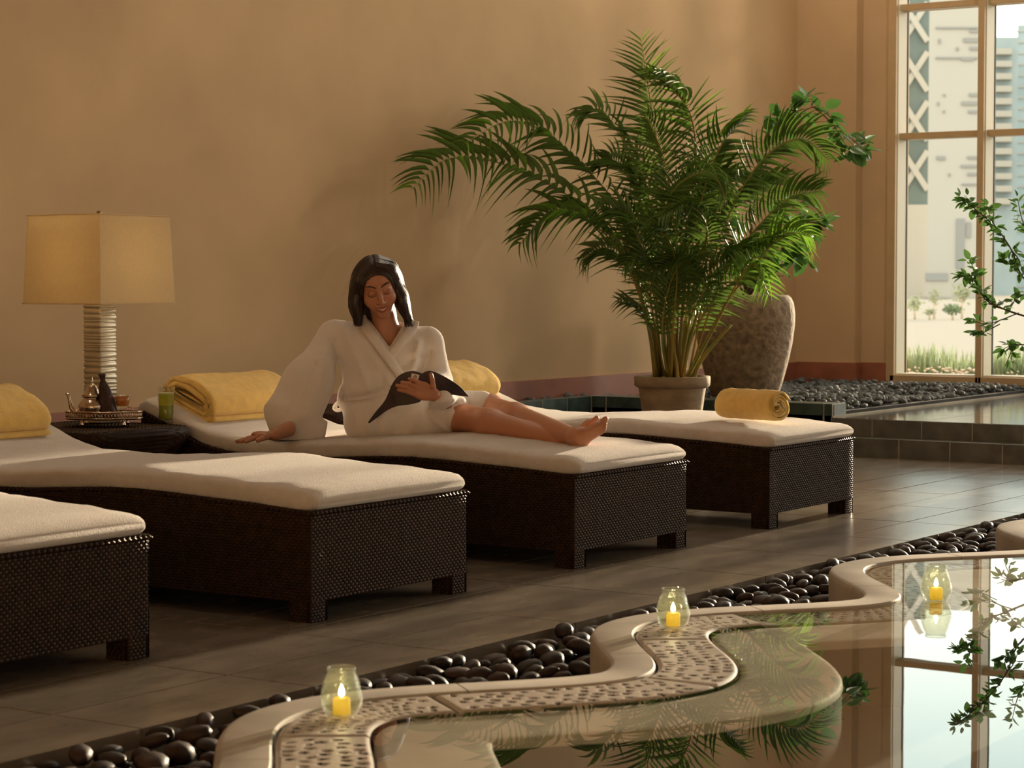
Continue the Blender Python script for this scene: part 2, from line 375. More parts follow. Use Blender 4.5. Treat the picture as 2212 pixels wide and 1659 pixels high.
# --- wavy pool edge: coping blocks, perforated overflow grates, underwater ledge
PER, XC0, AMP, YM0 = 1.49, 5.265, .20, 2.785
def wave_pt(s, off):
    k = 2*PI/PER; c = YM0+AMP*math.cos(k*(s-XC0)); dc = -AMP*k*math.sin(k*(s-XC0)); n = math.hypot(dc, 1)
    return (s-off*dc/n, c+off/n)
S = np.arange(.2, 12.37, .02)
def off_curve(off):
    p = np.array([wave_pt(s, off) for s in S]); return p
def y_at(off):
    p = off_curve(off); return lambda X: np.interp(X, p[:, 0], p[:, 1])
_c = np.array([wave_pt(s, 0)[1] for s in S])
def ledge_y(X, R=.405):
    m = np.abs(S-X) < R; return float(np.min(_c[m]-np.sqrt(R*R-(S[m]-X)**2)))
ZCOP, ZGR, ZLED, ZWAT = .134, .1235, .119, .128
base = MB()
prof = [(.052, .03), (.052, ZCOP-.004), (.056, ZCOP), (.152, ZCOP), (.162, ZCOP-.003), (.167, ZCOP-.011), (.168, ZCOP-.022), (.168, -.30)]
cop = empty('wavy_pool_coping', (6, 3.0, .0)); tag(cop, 'pale stone coping curving in waves along the pool edge', 'pool coping')
joints = list(np.arange(.37, 12.4, .745))
for a, c in zip(joints[:-1], joints[1:]):
    ss = np.linspace(a+.0015, c-.0015, 30); b = MB()
    b.rings([[(*wave_pt(s, o), z) for o, z in prof] for s in ss], closed=True, caps=True)
    o = part('coping_block', b, MATS['coping'], None, True, autosm=40); parent_keep(o, cop)
tr = MB(); ss = np.arange(.3, 12.3, .04)
tr.rings([[(*wave_pt(s, .0525), -.02), (*wave_pt(s, .0525), .035), (*wave_pt(s, -.162), .035), (*wave_pt(s, -.162), -.02)] for s in ss])
o = part('drain_channel', tr, MATS['trench'], None, False); parent_keep(o, cop)
gr = empty('overflow_grates', (6, 2.8, .12)); tag(gr, 'perforated stone overflow grates following the wavy pool edge', 'drain grates')
def seg_smooth(x): x = np.clip(x, 0, 1); return x*x*(3-2*x)
def grate(a, c, fine):
    st_ = .0042 if fine else .009
    ns = int((c-a)/st_); nt_ = int(.192/st_)
    s_ = np.linspace(a+.003, c-.003, ns); t_ = np.linspace(.044, -.150, nt_)
    L_ = c-a
    # jittered holes in rows
    holes = []
    nr = 5
    for r in range(nr):
        t0 = .018-.036*r
        nh = int((L_-.05)/.030)
        for h in range(nh):
            if random.random() < .06: continue
            sc_ = a+.028+(L_-.056)*(h+.5+(.5 if r % 2 else 0)-.25)/nh+random.uniform(-.004, .004)
            holes.append((sc_, t0+random.uniform(-.007, .007), random.uniform(.0052, .0078), random.uniform(.0095, .0135), random.uniform(-.5, .5)))
    SS, TT = np.meshgrid(s_, t_, indexing='ij'); D = np.full(SS.shape, 9.)
    for hs, ht, ra, rb, an in holes:
        u = (SS-hs)*math.cos(an)+(TT-ht)*math.sin(an); v_ = -(SS-hs)*math.sin(an)+(TT-ht)*math.cos(an)
        D = np.minimum(D, np.sqrt((u/ra)**2+(v_/rb)**2))
    zg = ZGR if a > 5.4 else ZGR+.0075
    Z = zg-.003*(1-seg_smooth((D-.95)/.2))
    edge = np.minimum(np.minimum(SS-SS[0, 0], SS[-1, 0]-SS), np.minimum(TT[0, 0]-TT, TT-TT[0, -1])); Z -= .006*(1-seg_smooth(edge/.008))
    V = []; idx = lambda i, j: i*nt_+j
    for i in range(ns):
        for j in range(nt_):
            x, y = wave_pt(s_[i], t_[j]); V.append((x, y, Z[i, j]))
    Dc = (D[:-1, :-1]+D[1:, :-1]+D[:-1, 1:]+D[1:, 1:])/4
    F = [(idx(i, j), idx(i, j+1), idx(i+1, j+1), idx(i+1, j)) for i in range(ns-1) for j in range(nt_-1) if Dc[i, j] > 1.0]
    m = MB(); m.add(V, F); b0 = m.n
    # skirts
    o = part('grate_tile', m, MATS['grate'], None, True); parent_keep(o, gr)
gj = list(np.arange(.62-.372*0, 12.2, .4966))
off0 = (5.515-gj[0]) % .4966
gj = [x+off0 for x in gj]
for a, c in zip(gj[:-1], gj[1:]):
    if a > 11.8: break
    if c < 2.6: continue
    grate(a, c, a < 7.6)
lb = MB(); XS_ = np.arange(.6, 12.1, .03); yo = y_at(-.158)
G = []
for X in XS_:
    y0 = float(yo(X)); y1 = ledge_y(X); row = [(X, y0, .03), (X, y0-.0005, ZLED-.003), (X, y0-.004, ZLED)]
    for t in np.linspace(.08, .93, 8): row.append((X, y0-.004+(y1-y0+.004)*t, ZLED-.004*t))
    row += [(X, y1+.006, ZLED-.006), (X, y1+.001, ZLED-.012), (X, y1, ZLED-.025)]
    G.append(row)
lb.grid([list(r) for r in zip(*G)]); o = part('underwater_ledge', lb, MATS['ledge'], None, True, autosm=50); parent_keep(o, cop)
pw_ = MB(); pw_.grid([[(X, ledge_y(X)+.002, ZLED-.024) for X in XS_], [(X, ledge_y(X)+.002, -.9) for X in XS_]]); o = part('pool_wall', pw_, MATS['pool'], None, True); parent_keep(o, cop)
b = MB(); b.box((-2.9, YF+.05, -1.1), (12.35, 2.9, -.85)); struct('pool_floor', b, 'pool')
wm = MB(); yw_wet = y_at(.050); yw_dry = y_at(-.156)
yw = lambda X: yw_wet(X) if X > 5.49 else yw_dry(X)
rows = [[(X, float(yw(X))+(-5.5-float(yw(X)))*t, ZWAT) for X in np.arange(.5, 12.3, .05)] for t in (0, .03, .06, .1, .2, .4, .7, 1)]
wm.grid(rows); wo = part('pool_water', wm, MATS['water'], None, True); tag(wo, 'still clear pool water mirroring the window and palm', 'water')
# gravel bed under the pebble channel
b = MB(); b.box((XL, 2.0, -.35), (12.37, DECKY-.002, -.07)); o = struct('floor_channel', b, 'gravel_base')

# --- pebbles
def pebble_mesh(i, sub):
    bm = bmesh.new(); bmesh.ops.create_icosphere(bm, subdivisions=sub, radius=1)
    r = random.Random(100+i); ph = [r.uniform(0, 6) for _ in range(6)]
    for v in bm.verts:
        c = v.co; k = 1+.10*math.sin(2.1*c.x+ph[0])+.09*math.sin(2.3*c.y+ph[1]+c.x)+.06*math.sin(3*c.z+ph[2])
        v.co = c*k
    me = bpy.data.meshes.new('pebble'); bm.to_mesh(me); bm.free(); me.polygons.foreach_set('use_smooth', [True]*len(me.polygons)); return me
PM = []
for i in range(8):
    me = pebble_mesh(i, 2); me.materials.append(MATS['pebble' if i % 3 else 'pebble_plum']); PM.append(me)
y_out = y_at(.170)
def cop_clear(x, y): return y-float(y_out(x))
pts = []
cell = {}
for _ in range(26000):
    x = random.uniform(2.4, 10.6); y = random.uniform(2.74, DECKY-.035)
    if cop_clear(x, y) < .03: continue
    key = (int(x/.075), int(y/.075)); ok = True
    for a in (-1, 0, 1):
        for c in (-1, 0, 1):
            for q in cell.get((key[0]+a, key[1]+c), ()):
                if (q[0]-x)**2+(q[1]-y)**2 < .072**2: ok = False
    if ok: cell.setdefault(key, []).append((x, y)); pts.append((x, y))
peb = []
for x, y in pts:
    f = (y-2.8)/(DECKY-2.8)
    z = -.022+.045*max(0, 1-f*1.3)+random.uniform(-.014, .018)
    a = random.uniform(.034, .050); peb.append((x, y, z, a, a*random.uniform(.6, .8), a*random.uniform(.42, .6), random.uniform(0, PI), random.uniform(-.35, .35), random.uniform(-.35, .35)))
def vis_score(p):
    # what the photograph shows largest: near ones that stand clear of the coping's hiding edge
    x, y, z = p[:3]; d = x*DV[0]+y*DV[1]; rr = (x*RV[0]+y*RV[1])/d*FPX+CX
    if rr < -40 or rr > 2260: return -1
    # hidden behind the coping?  walk toward the camera
    for t in np.linspace(.02, .9, 45):
        X = x*(1-t/d); Y = y*(1-t/d); zz = z+p[5]*.6+(CAMZ-z)*(t/d)
        if zz > ZCOP: break
        if Y < float(y_out(X)): return 0
    return p[3]/d
order = sorted(range(len(peb)), key=lambda i: -vis_score(peb[i]))
def peb_matrix(p):
    return Matrix.Translation(p[:3]) @ Matrix.Rotation(p[6], 4, 'Z') @ Matrix.Rotation(p[7], 4, 'X') @ Matrix.Rotation(p[8], 4, 'Y') @ Matrix.Diagonal((p[3], p[4], p[5], 1))
NIND = 300
for n, i in enumerate(order[:NIND]):
    o = link('pebble', PM[i % 8]); o.matrix_world = peb_matrix(peb[i])
    tag(o, 'dark polished river pebble lying in the channel beside the pool', 'pebble', 'dark pebbles in the channel beside the pool')
def join_pebbles(lst, meshes):
    V = []; F = []; n = 0
    data = []
    for me in meshes:
        co = np.empty(len(me.vertices)*3); me.vertices.foreach_get('co', co); data.append((co.reshape(-1, 3), np.array([list(p.vertices) for p in me.polygons])))
    for k, p in enumerate(lst):
        co, fa = data[k % len(data)]; m = np.array(peb_matrix(p)); V.append(co @ m[:3, :3].T + m[:3, 3]); F.append(fa+n); n += len(co)
    V = np.concatenate(V); F = np.concatenate(F); me = bpy.data.meshes.new('pebbles'); me.from_pydata(V.tolist(), [], F.tolist()); me.polygons.foreach_set('use_smooth', [True]*len(me.polygons)); return me
LOW = [pebble_mesh(20+i, 1) for i in range(6)]
under = [(random.uniform(2.4, 10.6), random.uniform(2.74, DECKY-.04), -.058+random.uniform(-.012, .008), .038, .03, .02, random.uniform(0, 3), 0, 0) for _ in range(1500)]
under = [p for p in under if cop_clear(p[0], p[1]) > .03]
o = link('pebble_fill', join_pebbles([peb[i] for i in order[NIND:]]+under, LOW), MATS['pebble'])
tag(o, 'mass of dark river pebbles filling the channel between deck and pool', 'pebbles', kind='stuff')
# raised bed at the back
bed = []
def bed_fill(x0, x1, y0, y1, zb, dmin, tries):
    cl = {}
    for _ in range(tries):
        x = random.uniform(x0, x1); y = random.uniform(y0, y1); key = (int(x/dmin), int(y/dmin)); ok = True
        for a in (-1, 0, 1):
            for c in (-1, 0, 1):
                for q in cl.get((key[0]+a, key[1]+c), ()):
                    if (q[0]-x)**2+(q[1]-y)**2 < dmin**2: ok = False
        if ok:
            cl.setdefault(key, []).append((x, y)); a = random.uniform(.026, .038)
            bed.append((x, y, zb+random.uniform(-.01, .02)+.03*math.sin(3.1*x+1)*math.sin(2.7*y), a, a*random.uniform(.65, .85), a*random.uniform(.5, .7), random.uniform(0, PI), random.uniform(-.4, .4), random.uniform(-.4, .4)))
bed_fill(KX1+.03, 16.02, YPL+.05, WALLY-.05, .272, .047, 16000)
bed_fill(9.0, KX0+.2, 7.80, WALLY-.04, .275, .047, 3000)
bed = [p for p in bed if (p[0]-13.5)**2+(p[1]-7.05)**2 > .27**2]
vis = sorted(range(len(bed)), key=lambda i: (0 if bed[i][0] > 13.2 and bed[i][1] < 7.3 and bed[i][0] > 12.9 else 1, bed[i][0]*DV[0]+bed[i][1]*DV[1]))
PG = []
for i in range(5):
    me = pebble_mesh(50+i, 2); me.materials.append(MATS['pebble_grey']); PG.append(me)
for i in vis[:300]:
    o = link('grey_pebble', PG[i % 5]); o.matrix_world = peb_matrix(bed[i])
    tag(o, 'smooth grey pebble in the raised bed before the window', 'pebble', 'grey pebbles in the raised bed')
bl = MB(); bl.box((KX1, YPL+.01, .2), (XR, WALLY, .262)); bl.box((5.0, 7.78, .1), (KX1, WALLY, .262)); struct('floor_pebble_bed', bl, 'gravel_base')
o = link('grey_pebble_fill', join_pebbles([bed[i] for i in vis[300:]], LOW), MATS['pebble_grey'])
if o.data.materials[0] is not MATS['pebble_grey']: o.data.materials[0] = MATS['pebble_grey']
tag(o, 'mass of smooth grey pebbles filling the raised bed by the window', 'pebbles', kind='stuff')

# --- unseen fill lights added overhead to brighten the back wall and pebble bed
DL = [(5.2, 6.7, 12), (8.4, 6.7, 18), (11.6, 6.9, 30), (14.6, 7.0, 26), (14.2, 4.6, 36)]
DLAB = ['added round fill light, unseen, above the lamp table', 'added round fill light, unseen, above the loungers', 'added round fill light, unseen, above the palm', 'added round fill light, unseen, above the stone urn', 'added round fill light, unseen, above the raised platform']
for (x, y, e), lab in zip(DL, DLAB):
    t = empty('fill_light', (x, y, ZC)); tag(t, lab, 'fill light', 'added fill lights overhead')
    b = MB(); b.lathe([(.13, -.001), (.16, -.001), (.162, -.008), (.155, -.014), (.132, -.010), (.128, -.004)], (x, y, ZC), 32, caps=False); o = part('trim_ring', b, MATS['frame_light'], None, True); parent_keep(o, t)
    b = MB(); b.lathe([(.001, -.003), (.129, -.003), (.129, -.001), (.001, -.001)], (x, y, ZC), 32, caps=False); o = part('lens', b, MATS['fill_lens'], None, False); parent_keep(o, t)
    l = bpy.data.lights.new('fill_light_lamp', 'AREA'); l.shape = 'DISK'; l.size = .25; l.energy = e; l.color = (1.0, .85, .66)
    lo = bpy.data.objects.new('fill_light_lamp', l); COL.objects.link(lo); lo.location = (x, y, ZC-.012); parent_keep(lo, t)
# ================================================================== LOUNGERS
U_ = [0, .2, .4, .64, .82, 1.05, 1.3, 1.55, 1.77, 1.90, 2.08, 2.22]
Zw = [.348, .362, .370, .381, .385, .372, .356, .356, .370, .400, .478, .535]
def zw(u): 
    # smooth interpolation of the seat profile
    u = float(np.clip(u, 0, 2.22)); return float(np.mean([np.interp(u+d, U_, Zw) for d in (-.09, -.045, 0, .045, .09)]))
LW, LFY, LLEN = .865, 4.34, 2.20
CW, CH = .0215, .0098
def weave(mb, P0, U, V, N, nu, nv, keep=None, cw=CW, ch=CH, h=.0042):
    # over-under strands as small raised pillows in running bond
    P0, U, V, N = [np.array(q, float) for q in (P0, U, V, N)]
    X = np.array([0, .16, .5, .84, 1.0]); Hh = np.array([-.5, .55, 1., .55, -.5])
    Y = np.array([0, .5, 1.]); Gh = np.array([-.2, 1., -.2])
    for j in range(nv):
        for i in range(-1 if j % 2 else 0, nu):
            u0 = (i+(.5 if j % 2 else 0))*cw; v0 = j*ch
            a, c = max(u0, 0), min(u0+cw, nu*cw)
            if c-a < .3*cw: continue
            if keep and not keep((a+c)/2, v0+ch): continue
            R = [[P0+U*(a+(c-a)*x)+V*(v0+ch*y)+N*(h*min(hx, gy)) for x, hx in zip(X, Hh)] for y, gy in zip(Y, Gh)]
            mb.grid(R)
def core_side(x):
    pts = [(x, LFY+u, zw(u)) for u in np.linspace(0, LLEN, 24)]
    return pts
LOUNGE_ME = {}
def lounger_meshes():
    # modelled at local x 0..LW, y 0..LLEN
    top = lambda u: zw(u)-.004
    ns = int(LLEN/CW)
    for key, x, n in (('near', 0.0, (-1, 0, 0)), ('far', LW, (1, 0, 0))):
        b = MB()
        if key == 'near': weave(b, (x, LLEN, .065), (0, -1, 0), (0, 0, 1), n, ns, 60, keep=lambda u, v: .065+v < top(LLEN-u)+.003)
        else: weave(b, (x, 0, .065), (0, 1, 0), (0, 0, 1), n, ns, 60, keep=lambda u, v: .065+v < top(u)+.003)
        LOUNGE_ME['side_'+key] = b.mesh('side_panel')
    b = MB(); weave(b, (0, 0, .065), (1, 0, 0), (0, 0, 1), (0, -1, 0), int(LW/CW), 60, keep=lambda u, v: .065+v < top(0)+.002); LOUNGE_ME['foot'] = b.mesh('foot_panel')
    b = MB(); weave(b, (LW, LLEN, .065), (-1, 0, 0), (0, 0, 1), (0, 1, 0), int(LW/CW), 60, keep=lambda u, v: .065+v < top(LLEN)+.002); LOUNGE_ME['head'] = b.mesh('head_panel')
    # dark inner body
    b = MB(); us = np.linspace(.006, LLEN-.006, 28); R = []
    for u in us: z = zw(u)-.008; R.append([(.004, u, .066), (LW-.004, u, .066), (LW-.004, u, z), (.004, u, z)])
    b.rings(R); LOUNGE_ME['core'] = b.mesh('seat_base', False)
    # plaited edge along the top of both sides and the foot
    b = MB(); path = [(.006, LLEN-t, zw(LLEN-t)-.003) for t in np.arange(0, LLEN, .011)]+[(t, .004, zw(0)-.003) for t in np.arange(0.006, LW, .011)]+[(LW-.006, t, zw(t)-.003) for t in np.arange(0, LLEN, .011)]
    prev = None
    P = [np.array(p) for p in path]
    for i in range(0, len(P)-2):
        t = P[i+2]-P[i]; t = t/np.linalg.norm(t); a = np.cross(t, (0, 0, 1.)); a /= np.linalg.norm(a)+1e-9
        side = 1 if i % 2 else -1
        c = P[i+1]; q0 = c-t*.012+a*.007*side-np.array([0, 0, .003]); q1 = c+np.array([0, 0, .0055]); q2 = c+t*.012-a*.007*side-np.array([0, 0, .003])
        b.tube([q0, q1, q2], [.0045, .0060, .0045], 6)
    LOUNGE_ME['plait'] = b.mesh('plaited_edge')
    # leg
    b = MB(); L = .088; b.box((.003, .003, .002), (L-.003, L-.003, .30)); wv = MB(); n = int(L/.0176)
    weave(wv, (0, 0, .0), (1, 0, 0), (0, 0, 1), (0, -1, 0), n, 8, cw=.0176); weave(wv, (L, L, 0), (-1, 0, 0), (0, 0, 1), (0, 1, 0), n, 8, cw=.0176)
    weave(wv, (0, L, 0), (0, -1, 0), (0, 0, 1), (-1, 0, 0), n, 8, cw=.0176); weave(wv, (L, 0, 0), (0, 1, 0), (0, 0, 1), (1, 0, 0), n, 8, cw=.0176)
    b.add(wv.v, wv.f); LOUNGE_ME['leg'] = b.mesh('leg')
    for k, me in LOUNGE_ME.items(): me.materials.append(MATS['wicker_core' if k == 'core' else 'wicker'])
lounger_meshes()
def noise2(x, y, seed=0):
    r = 0
    for k, (a, f) in enumerate(((1, 1), (.5, 2.1), (.3, 4.3))):
        r += a*math.sin(f*x+1.7*k+seed)*math.sin(f*1.13*y+2.9*k+seed*1.3+.6*math.sin(f*.7*x+seed))
    return r
CTH = .074
def cush_top(u): return zw(u)+CTH-.004
def cushion_mesh(seed):
    b = MB(); us = np.concatenate([[-.012, -.008, .002, .02, .05], np.linspace(.09, LLEN-.06, 70), [LLEN-.02, LLEN+.015, LLEN+.034, LLEN+.044, LLEN+.048]])
    n = 44; R = []
    for u in us:
        e = min((u+.014)/.07, (LLEN+.05-u)/.10, 1.0); e = max(e, 0); k = math.sqrt(max(1-(1-e)**2, 0))*.92+.08
        zc = zw(u)+CTH*.5-.004; th = CTH*.5*k; hw = (LW/2-.004)*(1-.018*(1-e)**2*2)-.012*(1-k)
        if u > LLEN-.02: zc -= .05*((u-LLEN+.02)/.07)**1.5
        ring = []
        for j in range(n):
            a = 2*PI*j/n; c, s = math.cos(a), math.sin(a)
            x = hw*math.copysign(abs(c)**.16, c); z = th*math.copysign(abs(s)**.42, s)
            if s > 0:
                z += .010*(1-(x/hw)**2)*k
                z += k*.0035*noise2(u*7+x*2, x*9+u*1.5, seed)*(1 if u > .1 else .3) + k*.0022*noise2(u*22, x*5+u*6, seed+3)
            else: z = max(z, -th+.001)
            x += .004*noise2(u*9, z*30+2, seed+5)
            # slight overhang of the cover at the foot corners
            ring.append((LW/2+x, u+.002*noise2(x*9, u*3, seed), zc+z))
        R.append(ring)
    b.rings(R); return b.mesh('cushion')
LX = [3.770, 5.370, 6.940, 8.545]
LLAB = ['brown wicker lounger cut off at the left edge, white cushion foot only',
        'brown wicker lounger with white cushion beside the lamp table, nearest in full view',
        'brown wicker lounger with white cushion that the woman in the robe sits on',
        'brown wicker lounger with white cushion nearest the palm, rolled yellow towel on it']
for i, x in enumerate(LX):
    t = empty('wicker_lounger', (x, LFY, 0)); tag(t, LLAB[i], 'lounger', 'wicker loungers along the wall')
    for nm, key in (('side_panel', 'side_near'), ('side_panel', 'side_far'), ('foot_panel', 'foot'), ('head_panel', 'head'), ('seat_base', 'core'), ('plaited_edge', 'plait')):
        link(nm, LOUNGE_ME[key], None, t)
    for lx, ly in ((0, 0), (LW-.088, 0), (0, LLEN-.088), (LW-.088, LLEN-.088)): link('leg', LOUNGE_ME['leg'], None, t, (lx, ly, 0))
    c = link('cushion', cushion_mesh(i*1.9+.4), MATS['terry'], t); c['label'] = 'white terry covered cushion'

# ------------------------------------------------------------------ towels
def sheet_section(path, th, nrm_flip=1):
    P = [np.array(p, float) for p in path]; m = len(P); A = []; B = []
    for i in range(m):
        t = P[min(i+1, m-1)]-P[max(i-1, 0)]; t /= np.linalg.norm(t)+1e-12; n = np.array([-t[1], t[0]])
        A.append(P[i]+n*th/2); B.append(P[i]-n*th/2)
    # rounded ends
    return A+[P[-1]+(P[-1]-P[-2])/np.linalg.norm(P[-1]-P[-2])*th*.35]+B[::-1]+[P[0]+(P[0]-P[1])/np.linalg.norm(P[0]-P[1])*th*.35]
def fold_path(L, th, layers, bend):
    # the towel is folded round itself: a flattened spiral, so the outer layer wraps the front
    pts = []; turns = layers/2
    N = 200
    for i in range(N):
        a = i/(N-1)*turns*2*PI; r = th*(.30+a/(2*PI)); c, s_ = math.cos(-a+.4), math.sin(-a+.4)
        hl = L/2-th*layers*.5
        x = r*c+math.copysign(hl*min(1, abs(c)*3.2), c); pts.append((x, th*layers*.5+r*s_))
    return pts
def folded_towel(x0, x1, label, seed):
    # lies across the raised head of the cushion
    th = .0255; L = .30; layers = 5
    uc = 2.035; slope = math.atan2(cush_top(2.13)-cush_top(1.95), .18)
    sec = sheet_section(fold_path(L, th*1.02, layers, 0), th)
    def place(p, f):
        s, h = p
        k = 1-.10*(abs(s)/(L/2))**2.5 if h > th*layers*.5 else 1-.05*(abs(s)/(L/2))**2
        h2 = h*k
        bend = -.75*s*s*1.1                                     # droops at both ends over the hump
        yy = s*math.cos(slope)-(h2)*math.sin(slope); zz = s*math.sin(slope)+(h2)*math.cos(slope)+bend*(.35+.65*(h/(th*layers)))
        return yy, zz
    b = MB(); n = 30; R = []
    for i in range(n):
        f = i/(n-1); e = min(f, 1-f)*n; sq = 1-.30*max(0, 1-e/2.2)**2
        ring = []
        for p in sec:
            hh = p[1]; pc = th*layers/2
            yy, zz = place((p[0]*(1-.02*(1-sq)), pc+(hh-pc)*(.82+.18*sq)), f)
            w_ = .003*noise2(f*9, p[0]*14, seed)+.002*noise2(f*23, p[0]*30+hh*40, seed)
            ring.append((x0+(x1-x0)*f+.010*noise2(p[0]*8, hh*20, seed)*(1 if e < 1 else 0), LFY+uc+yy, cush_top(uc)+.005+zz+w_*(hh/(th*layers))))
        R.append(ring)
    b.rings(R); o = link('folded_towel', b.mesh('folded_towel'), MATS['towel']); tag(o, label, 'towel', 'yellow towels folded on the lounger heads')
    return o
folded_towel(LX[1]+.13, LX[1]+.72, 'folded yellow towel at the left edge, on the lounger head left of the lamp table', 1.)
folded_towel(LX[2]+.10, LX[2]+.69, 'folded yellow towel on the lounger head between the lamp table and the woman', 2.)
folded_towel(LX[3]+.10, LX[3]+.68, 'folded yellow towel on the lounger head right behind the woman', 3.)
def rolled_towel():
    th = .0135; turns = 4.3; r0 = .012; pts = []
    for a in np.linspace(0, turns*2*PI, 150): r = r0+th*1.02*a/(2*PI); pts.append((r*math.cos(-a+2.4), r*math.sin(-a+2.4)))
    sec = sheet_section(pts, th*.93); rad = r0+th*turns+th*.5
    b = MB(); n = 22; L = .34; R = []
    for i in range(n):
        f = i/(n-1); e = min(f, 1-f)*n; ring = []
        bulge = 1-.06*max(0, 1-e/2.)-.035*math.exp(-((f-.42)/.05)**2)
        for k, p in enumerate(sec):
            rr = math.hypot(*p); kk = min(rr/rad, 1)
            z = p[1]*bulge*(.93 if p[1] < 0 else 1.); cone = .020*(1-kk) if i == 0 else 0
            ring.append((p[0]*bulge*1.06, -L/2+L*f+cone*(1 if i == 0 else 0)+.004*math.sin(k*.35)*(1 if i in (0, n-1) else 0), z+.0015*noise2(f*12, k*.1, 2.)))
        R.append(ring)
    b.rings(R); c = onX(1640, 890, 8.90)
    o = link('rolled_towel', b.mesh('rolled_towel'), MATS['towel']); o.location = (8.885, 4.60, cush_top(.26)+.012+rad*.93); o.rotation_euler = (0, 0, math.radians(-16))
    tag(o, 'rolled yellow towel lying on the foot of the lounger nearest the palm', 'towel')
rolled_towel()

# ------------------------------------------------------------------ side tables
def side_table(x0, x1, y0, y1, zt, label):
    t = empty('side_table', ((x0+x1)/2, (y0+y1)/2, 0)); tag(t, label, 'table')
    def ring(inset, z, n=48, pw=.22):
        cx, cy, hx, hy = (x0+x1)/2, (y0+y1)/2, (x1-x0)/2-inset, (y1-y0)/2-inset
        return [(cx+hx*math.copysign(abs(math.cos(a))**pw, math.cos(a)), cy+hy*math.copysign(abs(math.sin(a))**pw, math.sin(a)), z) for a in [2*PI*k/n for k in range(n)]]
    core = MB(); core.rings([ring(.085, .03), ring(.08, .2), ring(.05, zt-.12), ring(.014, zt-.05), ring(.008, zt-.02), ring(.025, zt-.004)]); o = part('body', core, MATS['wicker_core'], None, True); parent_keep(o, t)
    # woven skin, flaring out to the rim
    b = MB(); n = 150; prof = [(.075, .03), (.072, .12), (.066, .2), (.055, zt-.16), (.036, zt-.10), (.016, zt-.062), (.004, zt-.042), (.0, zt-.028), (.004, zt-.013), (.016, zt-.003), (.03, zt)]
    zs = []; 
    lens = [0]
    for p, q in zip(prof[:-1], prof[1:]): lens.append(lens[-1]+math.hypot(q[0]-p[0], q[1]-p[1]))
    m = int(lens[-1]/.0048); R = []
    for i in range(m+1):
        l = lens[-1]*i/m; ins = np.interp(l, lens, [p[0] for p in prof]); z = np.interp(l, lens, [p[1] for p in prof])
        base_ = ring(ins, z, n); row = i//2; R.append([(x+(.006 if (i % 2 == 1) else -.001)*((1 if (k+(2 if row % 2 else 0)) % 4 < 2.5 else -.4))*np.sign(x-(x0+x1)/2), y+(.006 if (i % 2 == 1) else -.001)*((1 if (k+(2 if row % 2 else 0)) % 4 < 2.5 else -.4))*np.sign(y-(y0+y1)/2), z) for k, (x, y, z) in enumerate(base_)])
    b.rings(R, caps=False); o = part('woven_skirt', b, MATS['wicker'], None, True); parent_keep(o, t)
    b = MB(); weave(b, (x0+.03, y0+.03, zt-.004), (1, 0, 0), (0, 1, 0), (0, 0, 1), int((x1-x0-.06)/CW), int((y1-y0-.06)/CH)); o = part('woven_top', b, MATS['wicker'], None, True); parent_keep(o, t)
    for fx in (x0+.12, x1-.12):
        for fy in (y0+.12, y1-.12):
            f = MB(); f.lathe([(.02, 0), (.024, .01), (.024, .035)], (fx, fy, 0), 16); o = part('foot', f, MATS['wicker_core'], None, True); parent_keep(o, t)
    return t
ZT = .478
side_table(6.262, 6.925, 6.20, 6.86, ZT, 'dark woven side table carrying the lamp and the tea tray')
side_table(7.83, 8.52, 6.20, 6.86, ZT, 'dark woven side table half hidden behind the woman')

